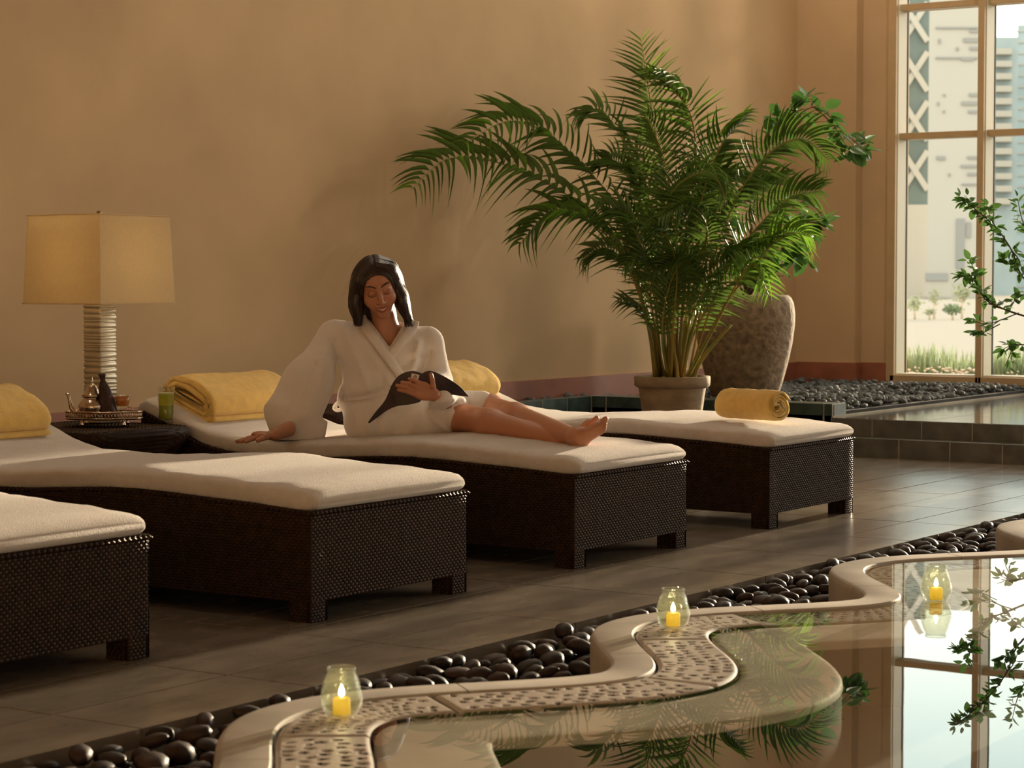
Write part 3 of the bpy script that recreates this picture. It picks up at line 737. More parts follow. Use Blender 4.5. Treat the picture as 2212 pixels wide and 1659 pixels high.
# ------------------------------------------------------------------ lamp
def lamp():
    cx, cy = 6.815, 6.655
    t = empty('table_lamp', (cx, cy, ZT)); tag(t, 'table lamp with rippled silvery square column and square cream shade', 'lamp')
    zb = ZT+.001
    b = MB(); b.box((cx-.06, cy-.06, zb), (cx+.06, cy+.06, zb+.02)); o = part('base', b, MATS['silver_leaf'], None, False, .003); parent_keep(o, t)
    ztop = onX(223, 665, cx-.05)[2]+.03
    rr = random.Random(5); z = zb+.02; R = []; h = .049
    def sq(hw, z, tw, sk):
        # square with slightly rounded corners and tilted ridges
        out = []
        for (sx, sy) in ((-1, -1), (1, -1), (1, 1), (-1, 1)):
            for (ax, ay) in ((1, .86), (.96, .96), (.86, 1)) if sx*sy > 0 else ((.86, 1), (.96, .96), (1, .86)):
                out.append((cx+sx*hw*ax, cy+sy*hw*ay, z+sk*(sx+tw*sy)))
        return out
    while z < ztop:
        d = rr.uniform(.010, .027); sk = rr.uniform(-.0025, .0025); a = rr.uniform(.002, .0045)
        R += [sq(h-a, z, .3, sk), sq(h+.001, z+d*.16, .3, sk), sq(h+.0025, z+d*.5, .3, sk), sq(h+.001, z+d*.84, .3, sk)]; z += d
    R.append(sq(h-.003, z, 0, 0)); b = MB(); b.rings(R); o = part('column', b, MATS['silver_leaf'], None, True); parent_keep(o, t)
    z0 = onX(217, 657, cx-.225)[2]; z1 = onX(213, 462, cx-.208)[2]; w0, w1 = .226, .211
    b = MB(); tk = .003
    def q(w, z): return [(cx-w, cy-w, z), (cx+w, cy-w, z), (cx+w, cy+w, z), (cx-w, cy+w, z)]
    b.rings([q(w0, z0), q(w1, z1), q(w1-tk, z1), q(w0-tk, z0)], caps=False, loop=True); sh = part('lamp_shade', b, MATS['shade'], None, False); parent_keep(sh, t)
    for w, z in ((w0+.0012, z0), (w1+.0012, z1)):
        P = q(w, z); b = MB(); e = .0028
        b.rings([q(w-e, z-e), q(w+e, z-e), q(w+e, z+e), q(w-e, z+e)], caps=False, loop=True)
        tr_ = part('shade_trim', b, MATS['shade'], None, False); parent_keep(tr_, t)
    b = MB(); zf = z1-.035
    for k in range(4): a = PI/4+k*PI/2; b.tube([(cx, cy, zf), (cx+(w1-.004)*math.sqrt(2)*math.cos(a), cy+(w1-.004)*math.sqrt(2)*math.sin(a), zf)], .002, 6)
    b.tube([(cx, cy, ztop-.01), (cx, cy, z1-.01)], .005, 8); o = part('harp', b, MATS['brass'], None, True); parent_keep(o, t)
    b = MB(); b.lathe([(.004, z1-.03), (.006, z1-.01), (.004, z1), (.009, z1+.006), (.011, z1+.012), (.008, z1+.02), (.002, z1+.024)], (cx, cy, 0), 14); o = part('finial', b, MATS['brass'], None, True); parent_keep(o, t)
    b = MB(); b.lathe([(.002, .05), (.014, .04), (.026, .0), (.022, -.025), (.012, -.05), (.012, -.07)], (cx, cy, (z0+z1)/2), 16); o = part('bulb', b, MATS['foam'], None, True); parent_keep(o, t)
    l = bpy.data.lights.new('bulb_light', 'POINT'); l.energy = 9.0; l.color = (1., .74, .40); l.shadow_soft_size = .03
    lo = bpy.data.objects.new('bulb_light', l); COL.objects.link(lo); lo.location = (cx, cy, (z0+z1)/2); parent_keep(lo, t); o.visible_shadow = True
lamp()

# ------------------------------------------------------------------ tea tray and what stands on it
ax3 = (RV, DV, UV)
TRC = np.array([6.660, 6.485, ZT])
def on_tray(r, d, z=0): return TRC+RV*r+DV*d+UV*z
def tray():
    t = empty('tea_tray', tuple(TRC)); tag(t, 'oval silver tray with pierced rim on ball feet, on the side table', 'tray')
    A, B, z0 = .158, .088, .028
    el = lambda k, s=1., z=0: on_tray(A*s*math.cos(k), B*s*math.sin(k), z)
    K = [2*PI*i/64 for i in range(64)]
    b = MB(); b.rings([[el(k, .98, z0) for k in K], [el(k, 1., z0+.002) for k in K], [el(k, 1., z0+.006) for k in K], [el(k, .98, z0+.007) for k in K]]); o = part('tray_plate', b, MATS['silver'], None, True); parent_keep(o, t)
    b = MB(); b.tube([el(k, 1.01, z0+.033) for k in K+[0]], .0035, 8); b.tube([el(k, 1.01, z0+.006) for k in K+[0]], .0035, 8); o = part('rim', b, MATS['silver'], None, True); parent_keep(o, t)
    b = MB()
    for i in range(72):
        k0 = 2*PI*i/72; k1 = 2*PI*(i+1)/72
        b.tube([el(k0, 1., z0+.008), el(k1, 1., z0+.031)], .0016, 4); b.tube([el(k1, 1., z0+.008), el(k0, 1., z0+.031)], .0016, 4)
    o = part('pierced_gallery', b, MATS['silver'], None, True); parent_keep(o, t)
    for k in (PI*1.32, PI*1.72, PI*.3, PI*.7):
        b = MB(); b.lathe([(.004, 0), (.009, .004), (.011, .010), (.006, .018), (.009, .026)], el(k, .93), 14); o = part('foot', b, MATS['silver'], None, True); parent_keep(o, t)
tray(); TZ = .0355
def teapot():
    k_ = 1.17
    c = on_tray(-.048, -.005, TZ); t = empty('teapot', tuple(c)); tag(t, 'ornate silver teapot with domed lid and curved spout on the tray', 'teapot')
    b = MB(); b.lathe([(k_*r_, k_*z_) for r_, z_ in [(.030, 0), (.034, .003), (.030, .008), (.043, .020), (.0495, .034), (.049, .046), (.041, .058), (.031, .067), (.0295, .071), (.036, .074), (.0375, .078)]], c, 36); o = part('body', b, MATS['silver'], None, True); parent_keep(o, t)
    b = MB(); b.lathe([(k_*r_, k_*z_) for r_, z_ in [(.037, .0785), (.034, .083), (.027, .090), (.023, .101), (.018, .112), (.010, .119), (.004, .122), (.003, .126), (.006, .130), (.003, .134), (.0025, .142), (.0015, .150)]], c, 28); o = part('lid', b, MATS['silver'], None, True); parent_keep(o, t)
    P = [c-RV*.036+UV*.016, c-RV*.058+UV*.018, c-RV*.073+UV*.032, c-RV*.079+UV*.055, c-RV*.083+UV*.076, c-RV*.092+UV*.087]
    b = MB(); P = [c+(p-c)*k_ for p in P]; b.tube(P, [.017, .014, .0105, .0078, .0062, .0075], 12); o = part('spout', b, MATS['silver'], None, True); parent_keep(o, t)
    P = [c+RV*.034+UV*.074, c+RV*.058+UV*.083, c+RV*.076+UV*.066, c+RV*.070+UV*.036, c+RV*.047+UV*.026]
    b = MB(); P = [c+(p-c)*k_ for p in P]; b.tube(P, .0048, 8); o = part('handle', b, MATS['silver'], None, True); parent_keep(o, t)
teapot()
def napkin():
    c = on_tray(.028, -.028, TZ); b = MB(); R = []
    for i in range(22):
        f = i/21; z = .182*f; w_ = np.interp(f, [0, .1, .35, .7, .86, .93, 1], [.034, .0365, .034, .022, .010, .011, .016]); lean = -.030*f
        ring = []
        for k in range(20):
            a = 2*PI*k/20; q = 1+.10*math.sin(5*a+f*3)+.05*math.sin(9*a)
            ring.append(c+RV*(lean+w_*q*math.cos(a))+DV*(.62*w_*q*math.sin(a)-.0)+UV*(z+(.006*math.sin(4*a) if f > .9 else 0)))
        R.append(ring)
    b.rings(R); o = part('napkin', b, MATS['napkin'], None, True); tag(o, 'dark brown napkin folded upright in front of the lamp column', 'napkin')
napkin()
def tea_glass(r, d, label, h=.094):
    c = on_tray(r, d, TZ); t = empty('tea_glass', tuple(c)); tag(t, label, 'glass')
    b = MB(); s = h/.078
    b.lathe([(.021*s, 0), (.022*s, .004*s), (.018*s, .012*s), (.0185*s, .03*s), (.0225*s, .055*s), (.029*s, .0745*s), (.0295*s, .078*s), (.028*s, .078*s), (.021*s, .055*s), (.017*s, .03*s), (.016*s, .014*s), (.001, .013*s)], c, 28, caps=False); o = part('bowl', b, MATS['glass'], None, True); parent_keep(o, t)
    b = MB(); b.lathe([(.0195*s, .04*s), (.0228*s, .055*s), (.029*s, .0745*s), (.0298*s, .0745*s), (.0235*s, .055*s), (.0202*s, .04*s)], c, 28, caps=False); o = part('copper_band', b, MATS['copper_tea'], None, True); parent_keep(o, t)
    b = MB(); b.tube([c+RV*.018*s+UV*.036*s, c+RV*.034*s+UV*.036*s, c+RV*.038*s+UV*.02*s, c+RV*.028*s+UV*.008*s, c+RV*.02*s+UV*.008*s], .0022, 6); o = part('handle', b, MATS['silver'], None, True); parent_keep(o, t)
tea_glass(.078, .0, 'small copper banded tea glass on the tray beside the napkin')
def fruit(r, d, rad, m, name, label):
    c = on_tray(r, d, TZ+rad*.8); b = MB(); b.lathe([(.0005, -rad*.85), (rad*.6, -rad*.7), (rad*.97, -rad*.25), (rad, .1*rad), (rad*.8, rad*.55), (rad*.4, rad*.82), (.0005, rad*.88)], c, 16); o = part(name, b, MATS[m], None, True); tag(o, label, 'fruit')
fruit(-.058, -.066, .0085, 'orange', 'apricot', 'small orange apricot on the tray in front of the teapot')
fruit(-.036, -.068, .009, 'date', 'date', 'dark date on the tray just right of the apricot')
fruit(-.014, -.066, .009, 'date', 'date', 'dark date on the tray beside the napkin foot')
def sugar_pot():
    c = on_tray(-.004, .045, TZ); t = empty('sugar_pot', tuple(c)); tag(t, 'small silver lidded pot behind the teapot, lid knob showing', 'pot')
    b = MB(); b.lathe([(.02, 0), (.026, .02), (.028, .04), (.022, .06), (.024, .066)], c, 24); o = part('body', b, MATS['silver'], None, True); parent_keep(o, t)
    b = MB(); b.lathe([(.024, .066), (.019, .078), (.008, .088), (.004, .092), (.008, .098), (.005, .104), (.001, .107)], c, 20); o = part('lid', b, MATS['silver'], None, True); parent_keep(o, t)
sugar_pot()
def juice_glass():
    c = onZ(359, 914, ZT); c = np.array([c[0], c[1], ZT+.0015]); t = empty('juice_glass', tuple(c)); tag(t, 'straight tumbler of green juice on the side table corner', 'glass')
    s = np.linalg.norm(c[:2])/FPX; R0 = 15.5*s; R1 = 18.2*s; H = 77*s
    b = MB(); b.lathe([(R0, 0), (R0+.001, .002), (R1, H), (R1-.0016, H), (R0-.001, .016), (.0005, .014)], c, 36); o = part('tumbler', b, MATS['glass'], None, True); parent_keep(o, t)
    j = lambda f: R0+(R1-R0)*f-.0022
    b = MB(); b.lathe([(j(.2), .0175), (j(.48), H*.48)], c, 30); o = part('juice_sediment', b, MATS['juice_dark'], None, True, autosm=30); parent_keep(o, t)
    b = MB(); b.lathe([(j(.48), H*.482), (j(.8), H*.80)], c, 30); o = part('juice', b, MATS['juice'], None, True, autosm=30); parent_keep(o, t)
    b = MB(); b.lathe([(j(.8), H*.802), (j(.83), H*.835)], c, 30); o = part('foam', b, MATS['foam'], None, True, autosm=30); parent_keep(o, t)
juice_glass()

# ------------------------------------------------------------------ candles in glass jars
def candle(px, py, label, on='grate'):
    c = onZ(px, py, ZGR+.006); c = np.array([c[0], c[1], (ZGR if c[0] > 5.45 else ZGR+.0075)+.0003]); t = empty('candle_jar', tuple(c)); tag(t, label, 'candle', 'lit candles in glass jars on the pool edge')
    k = 1.0
    b = MB(); prof = [(.026, 0), (.030, .003), (.040, .018), (.0455, .036), (.046, .048), (.043, .066), (.036, .088), (.0305, .100), (.0315, .104), (.0325, .109), (.0305, .112), (.0285, .109), (.0275, .102), (.034, .086), (.0405, .066), (.0435, .048), (.043, .036), (.038, .02), (.027, .008), (.0005, .007)]
    n = 48; R = []
    for r, z in prof:
        R.append([c+np.array([(r+(.0011*math.sin(7*a+z*180+2*math.sin(z*90+a*3)) if .01 < z < .098 else 0))*math.cos(a), (r+(.0011*math.sin(7*a+z*180+2*math.sin(z*90+a*3)) if .01 < z < .098 else 0))*math.sin(a), z]) for a in [2*PI*q/n for q in range(n)]])
    b.rings(R, caps=False); o = part('glass_jar', b, MATS['jar_glass'], None, True); parent_keep(o, t)
    b = MB(); b.lathe([(.0185, .0085), (.019, .010), (.019, .041), (.0165, .0445), (.006, .043), (.0005, .0425)], c, 28); o = part('wax', b, MATS['wax'], None, True); parent_keep(o, t)
    b = MB(); b.tube([c+UV*.043, c+UV*.049], .0008, 6); o = part('wick', b, MATS['ink'], None, True); parent_keep(o, t)
    b = MB(); b.lathe([(.0005, .0455), (.0042, .0485), (.0066, .0535), (.0056, .0605), (.003, .0675), (.0004, .0735)], c, 16); o = part('flame', b, MATS['flame'], None, True); parent_keep(o, t)
    l = bpy.data.lights.new('candle_light', 'POINT'); l.energy = 1.6; l.color = (1., .70, .24); l.shadow_soft_size = .006
    lo = bpy.data.objects.new('candle_light', l); COL.objects.link(lo); lo.location = tuple(c+UV*.058); parent_keep(lo, t)
candle(738, 1552, 'lit candle in an embossed glass jar nearest the camera, front left')
candle(1454, 1360, 'lit candle in an embossed glass jar, middle one of three on the grates')
candle(2022, 1297, 'lit candle in an embossed glass jar farthest right, mirrored in the water')
# ================================================================== PLANTS
def catmull(P, n):
    P = [np.array(p, float) for p in P]; P = [2*P[0]-P[1]]+P+[2*P[-1]-P[-2]]; out = []
    m = len(P)-3
    for k in range(n):
        t = k/(n-1)*m; i = min(int(t), m-1); t -= i; a, b_, c, d = P[i:i+4]
        out.append(.5*((2*b_)+(-a+c)*t+(2*a-5*b_+4*c-d)*t*t+(-a+3*b_-3*c+d)*t**3))
    return out
def leaflet_mesh(droop, n=6):
    # unit leaflet along +x, folded along its midrib, drooping in -z
    b = MB(); rows = []
    for i in range(n+1):
        f = i/n; w_ = .5*min(1, (f/.14)**.6)*(1-f**2.4)+.004; z = -droop*f**2.2; x = f*(1-.18*droop*f)
        rows.append([(x, -w_, z+.22*w_), (x, 0, z), (x, w_, z+.22*w_)])
    b.grid(rows); return b
LEAFLETS = [leaflet_mesh(d) for d in (.22, .48, .8)]
def frame_mat(o, x, y, z, L, W):
    m = Matrix.Identity(4)
    for i in range(3): m[i][0] = x[i]*L; m[i][1] = y[i]*W; m[i][2] = z[i]*L; m[i][3] = o[i]
    return m
def nrm(v): return v/(np.linalg.norm(v)+1e-12)
LF_ME = {}
for k, lm in enumerate(LEAFLETS):
    for mm in ('palm_leaf', 'palm_leaf_lit'):
        me = lm.mesh('leaflet'); me.materials.append(MATS[mm]); LF_ME[(k, mm)] = me
def frond(parent, ctrl, t0=.34, npair=34, roll=35, Lm=.26, single=False, m='palm_leaf', rach=.008, seed=1, wid=.0150, sag=0):
    rr = random.Random(seed)
    ctrl = [np.array(q) if q[1] < 7.54 else ORG+(np.array(q)-ORG)*(7.54/q[1]) for q in ctrl]     # keep clear of the wall
    P = catmull(ctrl, 60); me = MB(); me.tube(P[::2]+[P[-1]], list(np.linspace(rach, .0018, len(P[::2])+1)), 6)
    fo = part('frond', me, MATS['cane'], None, True); parent_keep(fo, parent)
    joined = MB()
    npair = int(npair*1.05) if not single else npair+2
    t0 -= .05
    for i in range(npair):
        f = t0+(1-t0)*((i+.5)/npair); k = f*59; j = int(k); p = P[j]+(P[min(j+1, 59)]-P[j])*(k-j)
        tg = nrm(P[min(j+2, 59)]-P[max(j-2, 0)]); g = (f-t0)/(1-t0)
        up = np.array([0, 0, 1.]) if abs(tg[2]) < .85 else np.array([0.3, .3, .8])
        s0 = nrm(np.cross(tg, up)); u0 = np.cross(s0, tg)
        a = math.radians(roll); s1 = s0*math.cos(a)+u0*math.sin(a); u1 = -s0*math.sin(a)+u0*math.cos(a)
        for sd in (-1, 1):
            L = Lm*(.42+1.15*math.sin(PI*min(1, .13+.80*g)))*.70*rr.uniform(.9, 1.1)
            if g > .9: L *= .85
            fw = .42+.55*g; x = nrm(tg*fw+s1*sd*.85+u1*.28+np.array([rr.uniform(-.08, .08) for _ in range(3)]))
            tip = p+x*L
            if tip[1] > 7.74: x = x.copy(); x[1] -= (tip[1]-7.74)/L; x = nrm(x)
            yv = nrm(np.cross(u1*1.0+np.array([0, 0, .5]), x)); zv = np.cross(x, yv)
            if zv[2] < 0: yv = -yv; zv = -zv
            kk = rr.choice((0, 1, 1, 2)); W = wid*rr.uniform(.85, 1.15)*(1 if g < .8 else .7)
            M4 = frame_mat(p, x, yv, zv, L, W)
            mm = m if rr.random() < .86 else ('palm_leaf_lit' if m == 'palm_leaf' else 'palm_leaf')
            if single:
                o = link('leaflet', LF_ME[(kk, mm)], None, fo); o.matrix_parent_inverse = fo.matrix_world.inverted(); o.matrix_local = Matrix.Translation(-Vector(parent.location)) @ Matrix.Identity(4); o.matrix_parent_inverse = Matrix.Identity(4)
                o.matrix_basis = M4
            else:
                A = np.array(M4); V = np.array(LEAFLETS[kk].v) @ A[:3, :3].T + A[:3, 3]; joined.add(V, LEAFLETS[kk].f)
    if not single:
        lo = part('leaflets', joined, MATS[m], None, True); lo['kind'] = 'stuff'; lo.parent = fo
    return fo
# ---- areca palm in its terracotta pot
PC = onX(1452, 812, 12.0); PD = float(PC @ DV)
palm = empty('potted_palm', (PC[0], PC[1], 0)); tag(palm, 'tall areca palm with arching fronds in a round terracotta pot', 'palm')
H0 = PC[2]
b = MB(); b.lathe([(.145, 0), (.15, .004), (.162, .10), (.170, .13), (.178, .136), (.180, .150), (.174, .158), (.190, .26), (.203, .36), (.212, .415), (.228, .422), (.238, .432), (.240, H0-.008), (.236, H0), (.214, H0), (.208, H0-.02), (.200, H0-.05), (.001, H0-.055)], (PC[0], PC[1], 0), 56)
o = part('pot', b, MATS['terracotta'], None, True, autosm=50); parent_keep(o, palm)
b = MB(); b.lathe([(.2, H0-.045), (.1, H0-.03), (.001, H0-.026)], (PC[0], PC[1], 0), 30); o = part('soil', b, MATS['soil'], None, True); parent_keep(o, palm)
FR = [ # pixel control points (x, y, depth offset)
 ([(1425,812,.0),(1402,640,.0),(1335,505,-.05),(1210,412,-.15),(1080,352,-.25),(965,345,-.3),(888,410,-.33)], .36, 31, 38, .34, True),
 ([(1432,812,.03),(1405,600,.05),(1345,462,.10),(1262,360,.12),(1172,282,.12),(1090,264,.1),(1000,312,.05)], .38, 29, 42, .32, True),
 ([(1420,812,-.05),(1385,650,-.1),(1335,540,-.2),(1270,478,-.3),(1190,465,-.36),(1122,528,-.4)], .40, 25, 30, .31, True),
 ([(1452,812,.0),(1446,600,.05),(1432,400,.08),(1408,240,.05),(1384,84,.0)], .46, 30, 8, .30, True),
 ([(1468,812,.04),(1480,540,.08),(1502,360,.1),(1492,250,.06),(1450,190,.0),(1418,160,-.05)], .44, 24, 12, .30, True),
 ([(1478,812,.0),(1490,580,-.05),(1518,420,-.05),(1556,318,-.05),(1612,250,-.05)], .42, 24, 14, .29, True),
 ([(1440,812,.1),(1424,540,.15),(1378,370,.2),(1306,248,.25),(1244,254,.25)], .45, 26, 40, .22, False),
 ([(1488,812,.0),(1528,610,-.1),(1580,452,-.15),(1650,342,-.2),(1730,300,-.2),(1790,345,-.2)], .42, 36, 48, .27, False),
 ([(1490,812,-.05),(1548,630,-.1),(1616,515,-.15),(1700,432,-.2),(1772,412,-.2)], .40, 32, 42, .25, False),
 ([(1460,812,-.1),(1452,640,-.2),(1434,500,-.35),(1455,410,-.5),(1530,372,-.6),(1572,430,-.65)], .42, 30, 20, .24, False),
 ([(1470,812,-.1),(1502,610,-.2),(1528,500,-.35),(1490,446,-.5),(1425,470,-.6)], .40, 28, 25, .24, False),
 ([(1420,812,-.02),(1403,715,-.05),(1376,668,-.08),(1334,650,-.1)], .42, 12, 30, .16, False),
 ([(1450,812,0),(1498,650,-.05),(1580,565,-.1),(1690,520,-.12)], .36, 28, 25, .27, False),
 ([(1440,812,.1),(1420,590,.12),(1386,450,.15),(1340,360,.18),(1300,345,.2)], .38, 28, 50, .25, False),
 ([(1455,812,.05),(1470,620,.1),(1500,480,.15),(1560,390,.15),(1620,392,.15)], .38, 28, 25, .27, False),
 ([(1462,812,-.03),(1464,600,-.06),(1452,450,-.08),(1430,330,-.1),(1395,250,-.1)], .40, 24, 10, .28, False),
 ([(1440,812,-.06),(1420,650,-.12),(1390,540,-.18),(1350,470,-.22),(1290,440,-.25)], .36, 26, 45, .25, False),
 ([(1476,812,.06),(1510,600,.12),(1560,480,.2),(1630,420,.25),(1700,380,.25)], .36, 28, 25, .27, False),
 ([(1458,812,.02),(1460,660,.02),(1470,540,.0),(1500,440,.0),(1530,340,.0)], .34, 24, 12, .27, False),
 ([(1436,812,.0),(1412,690,.0),(1400,600,.0),(1378,520,.0),(1340,430,.0)], .34, 24, 15, .26, False),
 ([(1466,812,-.08),(1490,690,-.16),(1520,620,-.25),(1480,560,-.35),(1420,580,-.4)], .34, 24, 30, .22, False),
 ([(1448,812,-.06),(1440,700,-.12),(1420,610,-.2),(1390,560,-.28),(1350,575,-.3)], .34, 22, 35, .20, False),
 ([(1442,812,-.1),(1430,730,-.18),(1440,640,-.28),(1470,570,-.36),(1530,540,-.42)], .30, 26, 30, .22, False),
 ([(1470,812,-.02),(1500,720,-.06),(1540,650,-.1),(1600,600,-.14),(1650,610,-.16)], .30, 24, 50, .22, False),
 ([(1432,812,.05),(1400,680,.1),(1360,580,.14),(1310,540,.16),(1260,560,.18)], .34, 26, 40, .22, False),
 ([(1456,812,.1),(1462,640,.16),(1480,500,.2),(1510,400,.2),(1560,280,.2)], .34, 24, 10, .27, False),
 ([(1450,812,-.14),(1455,690,-.24),(1462,590,-.34),(1440,510,-.44),(1390,490,-.5)], .30, 28, 40, .24, False),
 ([(1448,812,.02),(1436,660,.02),(1418,520,.02),(1396,400,.02),(1370,300,.02)], .34, 26, 8, .27, False),
]
for i, (c, t0, npn, roll, Lm, sg) in enumerate(FR):
    frond(palm, [onD(x, y, PD+d) for x, y, d in c], t0, npn, roll, Lm, sg, 'palm_leaf', seed=i+3)
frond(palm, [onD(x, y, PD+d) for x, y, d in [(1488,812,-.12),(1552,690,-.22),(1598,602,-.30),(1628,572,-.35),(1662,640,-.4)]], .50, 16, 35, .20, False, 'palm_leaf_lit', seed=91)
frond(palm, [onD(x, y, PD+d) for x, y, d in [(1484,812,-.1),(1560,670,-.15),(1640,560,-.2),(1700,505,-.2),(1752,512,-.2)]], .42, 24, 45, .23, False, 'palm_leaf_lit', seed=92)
for i in range(15):                                     # bare canes rising from the soil
    a = random.uniform(0, 2*PI); r = random.uniform(.02, .13); p0 = np.array([PC[0]+r*math.cos(a), PC[1]+r*math.sin(a), H0-.04]); hgt = random.uniform(.35, .95)
    lean = RV*(r*math.cos(a+.9)*1.2+random.uniform(-.1, .12))+DV*random.uniform(-.06, .06)
    P = [p0, p0+UV*hgt*.35+lean*.2, p0+UV*hgt*.7+lean*.6, p0+UV*hgt+lean]
    b = MB(); b.tube(catmull(P, 12), list(np.linspace(random.uniform(.012, .019), .008, 12)), 8); o = part('cane', b, MATS['cane'], None, True); parent_keep(o, palm)

# ---- broad-leaved shrubs
def blade():
    b = MB(); rows = []
    for i in range(8):
        f = i/7; w_ = .5*math.sin(PI*f**.8)**.8*(1 if f < .98 else 0)+.003; z = -.10*f*f
        rows.append([(f, -w_, z+.16*w_), (f, 0, z), (f, w_, z+.16*w_)])
    b.grid(rows); me = b.mesh('leaf'); me.materials.append(MATS['shrub_leaf']); return me
BLADE = blade()
def shrub_leaves(root, P, n, L, rr, t0=.25, spread=.03):
    for i in range(n):
        f = t0+(1-t0)*(i+rr.random())/n; k = f*(len(P)-1); j = min(int(k), len(P)-2); p = P[j]+(P[j+1]-P[j])*(k-j); tg = nrm(P[j+1]-P[j])
        d = nrm(tg*.5+np.array([rr.gauss(0, 1), rr.gauss(0, 1), rr.gauss(0, .7)])*.75)
        base = p+d*spread*rr.random(); y = nrm(np.cross(np.array([0, 0, 1.])+.5*np.array([rr.gauss(0, 1) for _ in range(3)]), d)); z = np.cross(d, y); l = L*rr.uniform(.7, 1.2)
        o = link('leaf', BLADE, None, root); o.matrix_parent_inverse = Matrix.Translation(-Vector(root.location)); o.matrix_basis = frame_mat(base, d, y, z, l, l*rr.uniform(.48, .60))
def shrub_branch(root, ctrl, r0, n, L, rr, t0=.25, spread=.03, r1=.0022):
    P = catmull(ctrl, 24); b = MB(); b.tube(P, list(np.linspace(r0, r1, 24)), 6); o = part('branch', b, MATS['bark'], None, True); parent_keep(o, root)
    shrub_leaves(root, P, n, L, rr, t0, spread)
BC = np.array([13.5, 7.05, .26])
urn = empty('stone_urn_shrub', tuple(BC)); tag(urn, 'broad-leaved shrub in a big rough stone urn behind the palm', 'potted shrub')
zt = onX(1612, 637, 13.5)[2]-.26
b = MB(); b.lathe([(.205, 0), (.22, .01), (.255, .10), (.295, .25), (.328, .40), (.344, .53), (.345, .60), (.335, zt-.06), (.318, zt-.02), (.296, zt-.002), (.270, zt), (.262, zt-.02), (.265, zt-.08), (.001, zt-.09)], BC, 64)
o = part('stone_urn', b, MATS['stone_pot'], None, True); parent_keep(o, urn)
b = MB(); b.lathe([(.26, zt-.075), (.001, zt-.06)], BC, 30); o = part('soil', b, MATS['soil'], None, True); parent_keep(o, urn)
BD = float(BC @ DV); rr = random.Random(31)
T = lambda L_: [onD(x, y, BD+d) for x, y, d in L_]
root0 = (1612, 648, 0)
for ctrl, n in (([root0, (1620,520,.0),(1640,380,-.05),(1672,290,-.1),(1722,232,-.1)], 20), ([(1640,380,-.05),(1700,285,-.1),(1760,232,-.12),(1840,300,-.15),(1865,325,-.15)], 30),
                ([(1672,290,-.1),(1700,240,-.1),(1752,205,-.1)], 12), ([(1760,232,-.12),(1800,270,-.15),(1825,310,-.2),(1845,340,-.2)], 16),
                ([root0, (1650,560,.0),(1690,500,-.1),(1740,480,-.15),(1775,488,-.15)], 26), ([(1690,500,-.1),(1715,540,-.15),(1745,565,-.18)], 16), ([(1650,560,0),(1690,545,-.1),(1725,520,-.15),(1765,500,-.2)], 16),
                ([root0,(1630,590,-.1),(1660,540,-.2),(1690,470,-.25),(1735,435,-.25)], 20), ([root0,(1600,560,-.1),(1585,500,-.15),(1560,440,-.15)], 16), ([root0,(1590,600,-.15),(1570,570,-.2),(1560,600,-.25)], 10), ([root0,(1640,610,-.15),(1665,600,-.2),(1680,580,-.25)], 10)):
    shrub_branch(urn, T(ctrl), .010 if ctrl[0] == root0 else .005, int(n*1.6), .125, rr, .35 if ctrl[0] == root0 else .1, .04)
# ---- shrub on the right, its pot beyond the picture's edge
SP = np.array([11.62, 4.02, 0.0])
sh = empty('deck_shrub', tuple(SP)); tag(sh, 'loose leafy shrub reaching in at the right edge before the window', 'potted shrub')
b = MB(); b.lathe([(.15, 0), (.16, .01), (.19, .2), (.215, .36), (.23, .40), (.23, .43), (.205, .43), (.2, .38), (.001, .37)], SP, 40); o = part('pot', b, MATS['terracotta'], None, True); parent_keep(o, sh)
SD = 11.55; rr = random.Random(77)
T = lambda L_: [onD(x, y, SD+d) for x, y, d in L_]
px0 = (CX+FPX*(SP@RV)/(SP@DV))
trunk = (px0, 830, float(SP@DV)-SD)
b = MB(); b.tube(catmull([SP+UV*.36, SP+UV*.55, onD(px0-30, 760, float(SP@DV))], 10), [.02]*10, 8); o = part('trunk', b, MATS['bark'], None, True); parent_keep(o, sh)
tk = (px0-30, 760, float(SP@DV)-SD)
for ctrl, n, t0 in (([tk,(2270,705,.1),(2180,672,.0),(2130,648,0),(2100,600,-.05),(2076,598,-.05)], 46, .42), ([(2150,660,0),(2120,630,0),(2105,585,0),(2095,562,0)], 22, .1), ([(2200,676,0),(2165,690,-.05),(2130,700,-.05),(2098,690,-.05)], 12, .3), ([(2160,700,-.05),(2125,718,-.05),(2108,722,-.05)], 10, .3),
                    ([tk,(2270,640,.1),(2210,600,.05),(2185,540,0),(2150,490,0),(2110,455,-.05),(2072,425,-.05)], 40, .50), ([(2150,490,0),(2140,470,0),(2130,440,0)], 12, .1), ([(2110,455,-.05),(2095,440,-.05),(2090,430,-.05)], 14, .1),
                    ([tk,(2290,600,.1),(2240,540,.1),(2210,480,.05),(2198,430,.05)], 24, .5), ([(2210,600,.05),(2180,570,.05),(2165,560,.05)], 16, .1), ([(2185,540,0),(2200,560,0),(2210,590,0)], 14, .0),
                    ([tk,(2290,740,.05),(2230,745,0),(2190,745,-.05),(2165,755,-.05)], 16, .5), ([(2190,745,-.05),(2180,770,-.05),(2172,790,-.05)], 6, .2), ([(2240,620,.1),(2205,640,.1),(2185,655,.1)], 12, .2),
                    ([tk,(2360,560,.2),(2330,440,.2),(2310,360,.2)], 20, .4), ([tk,(2420,640,.2),(2440,540,.2),(2450,450,.2)], 20, .4)):
    shrub_branch(sh, T(ctrl), .007 if ctrl[0] == tk else .0035, int(n*1.35), .054, rr, t0, .025, .0016)

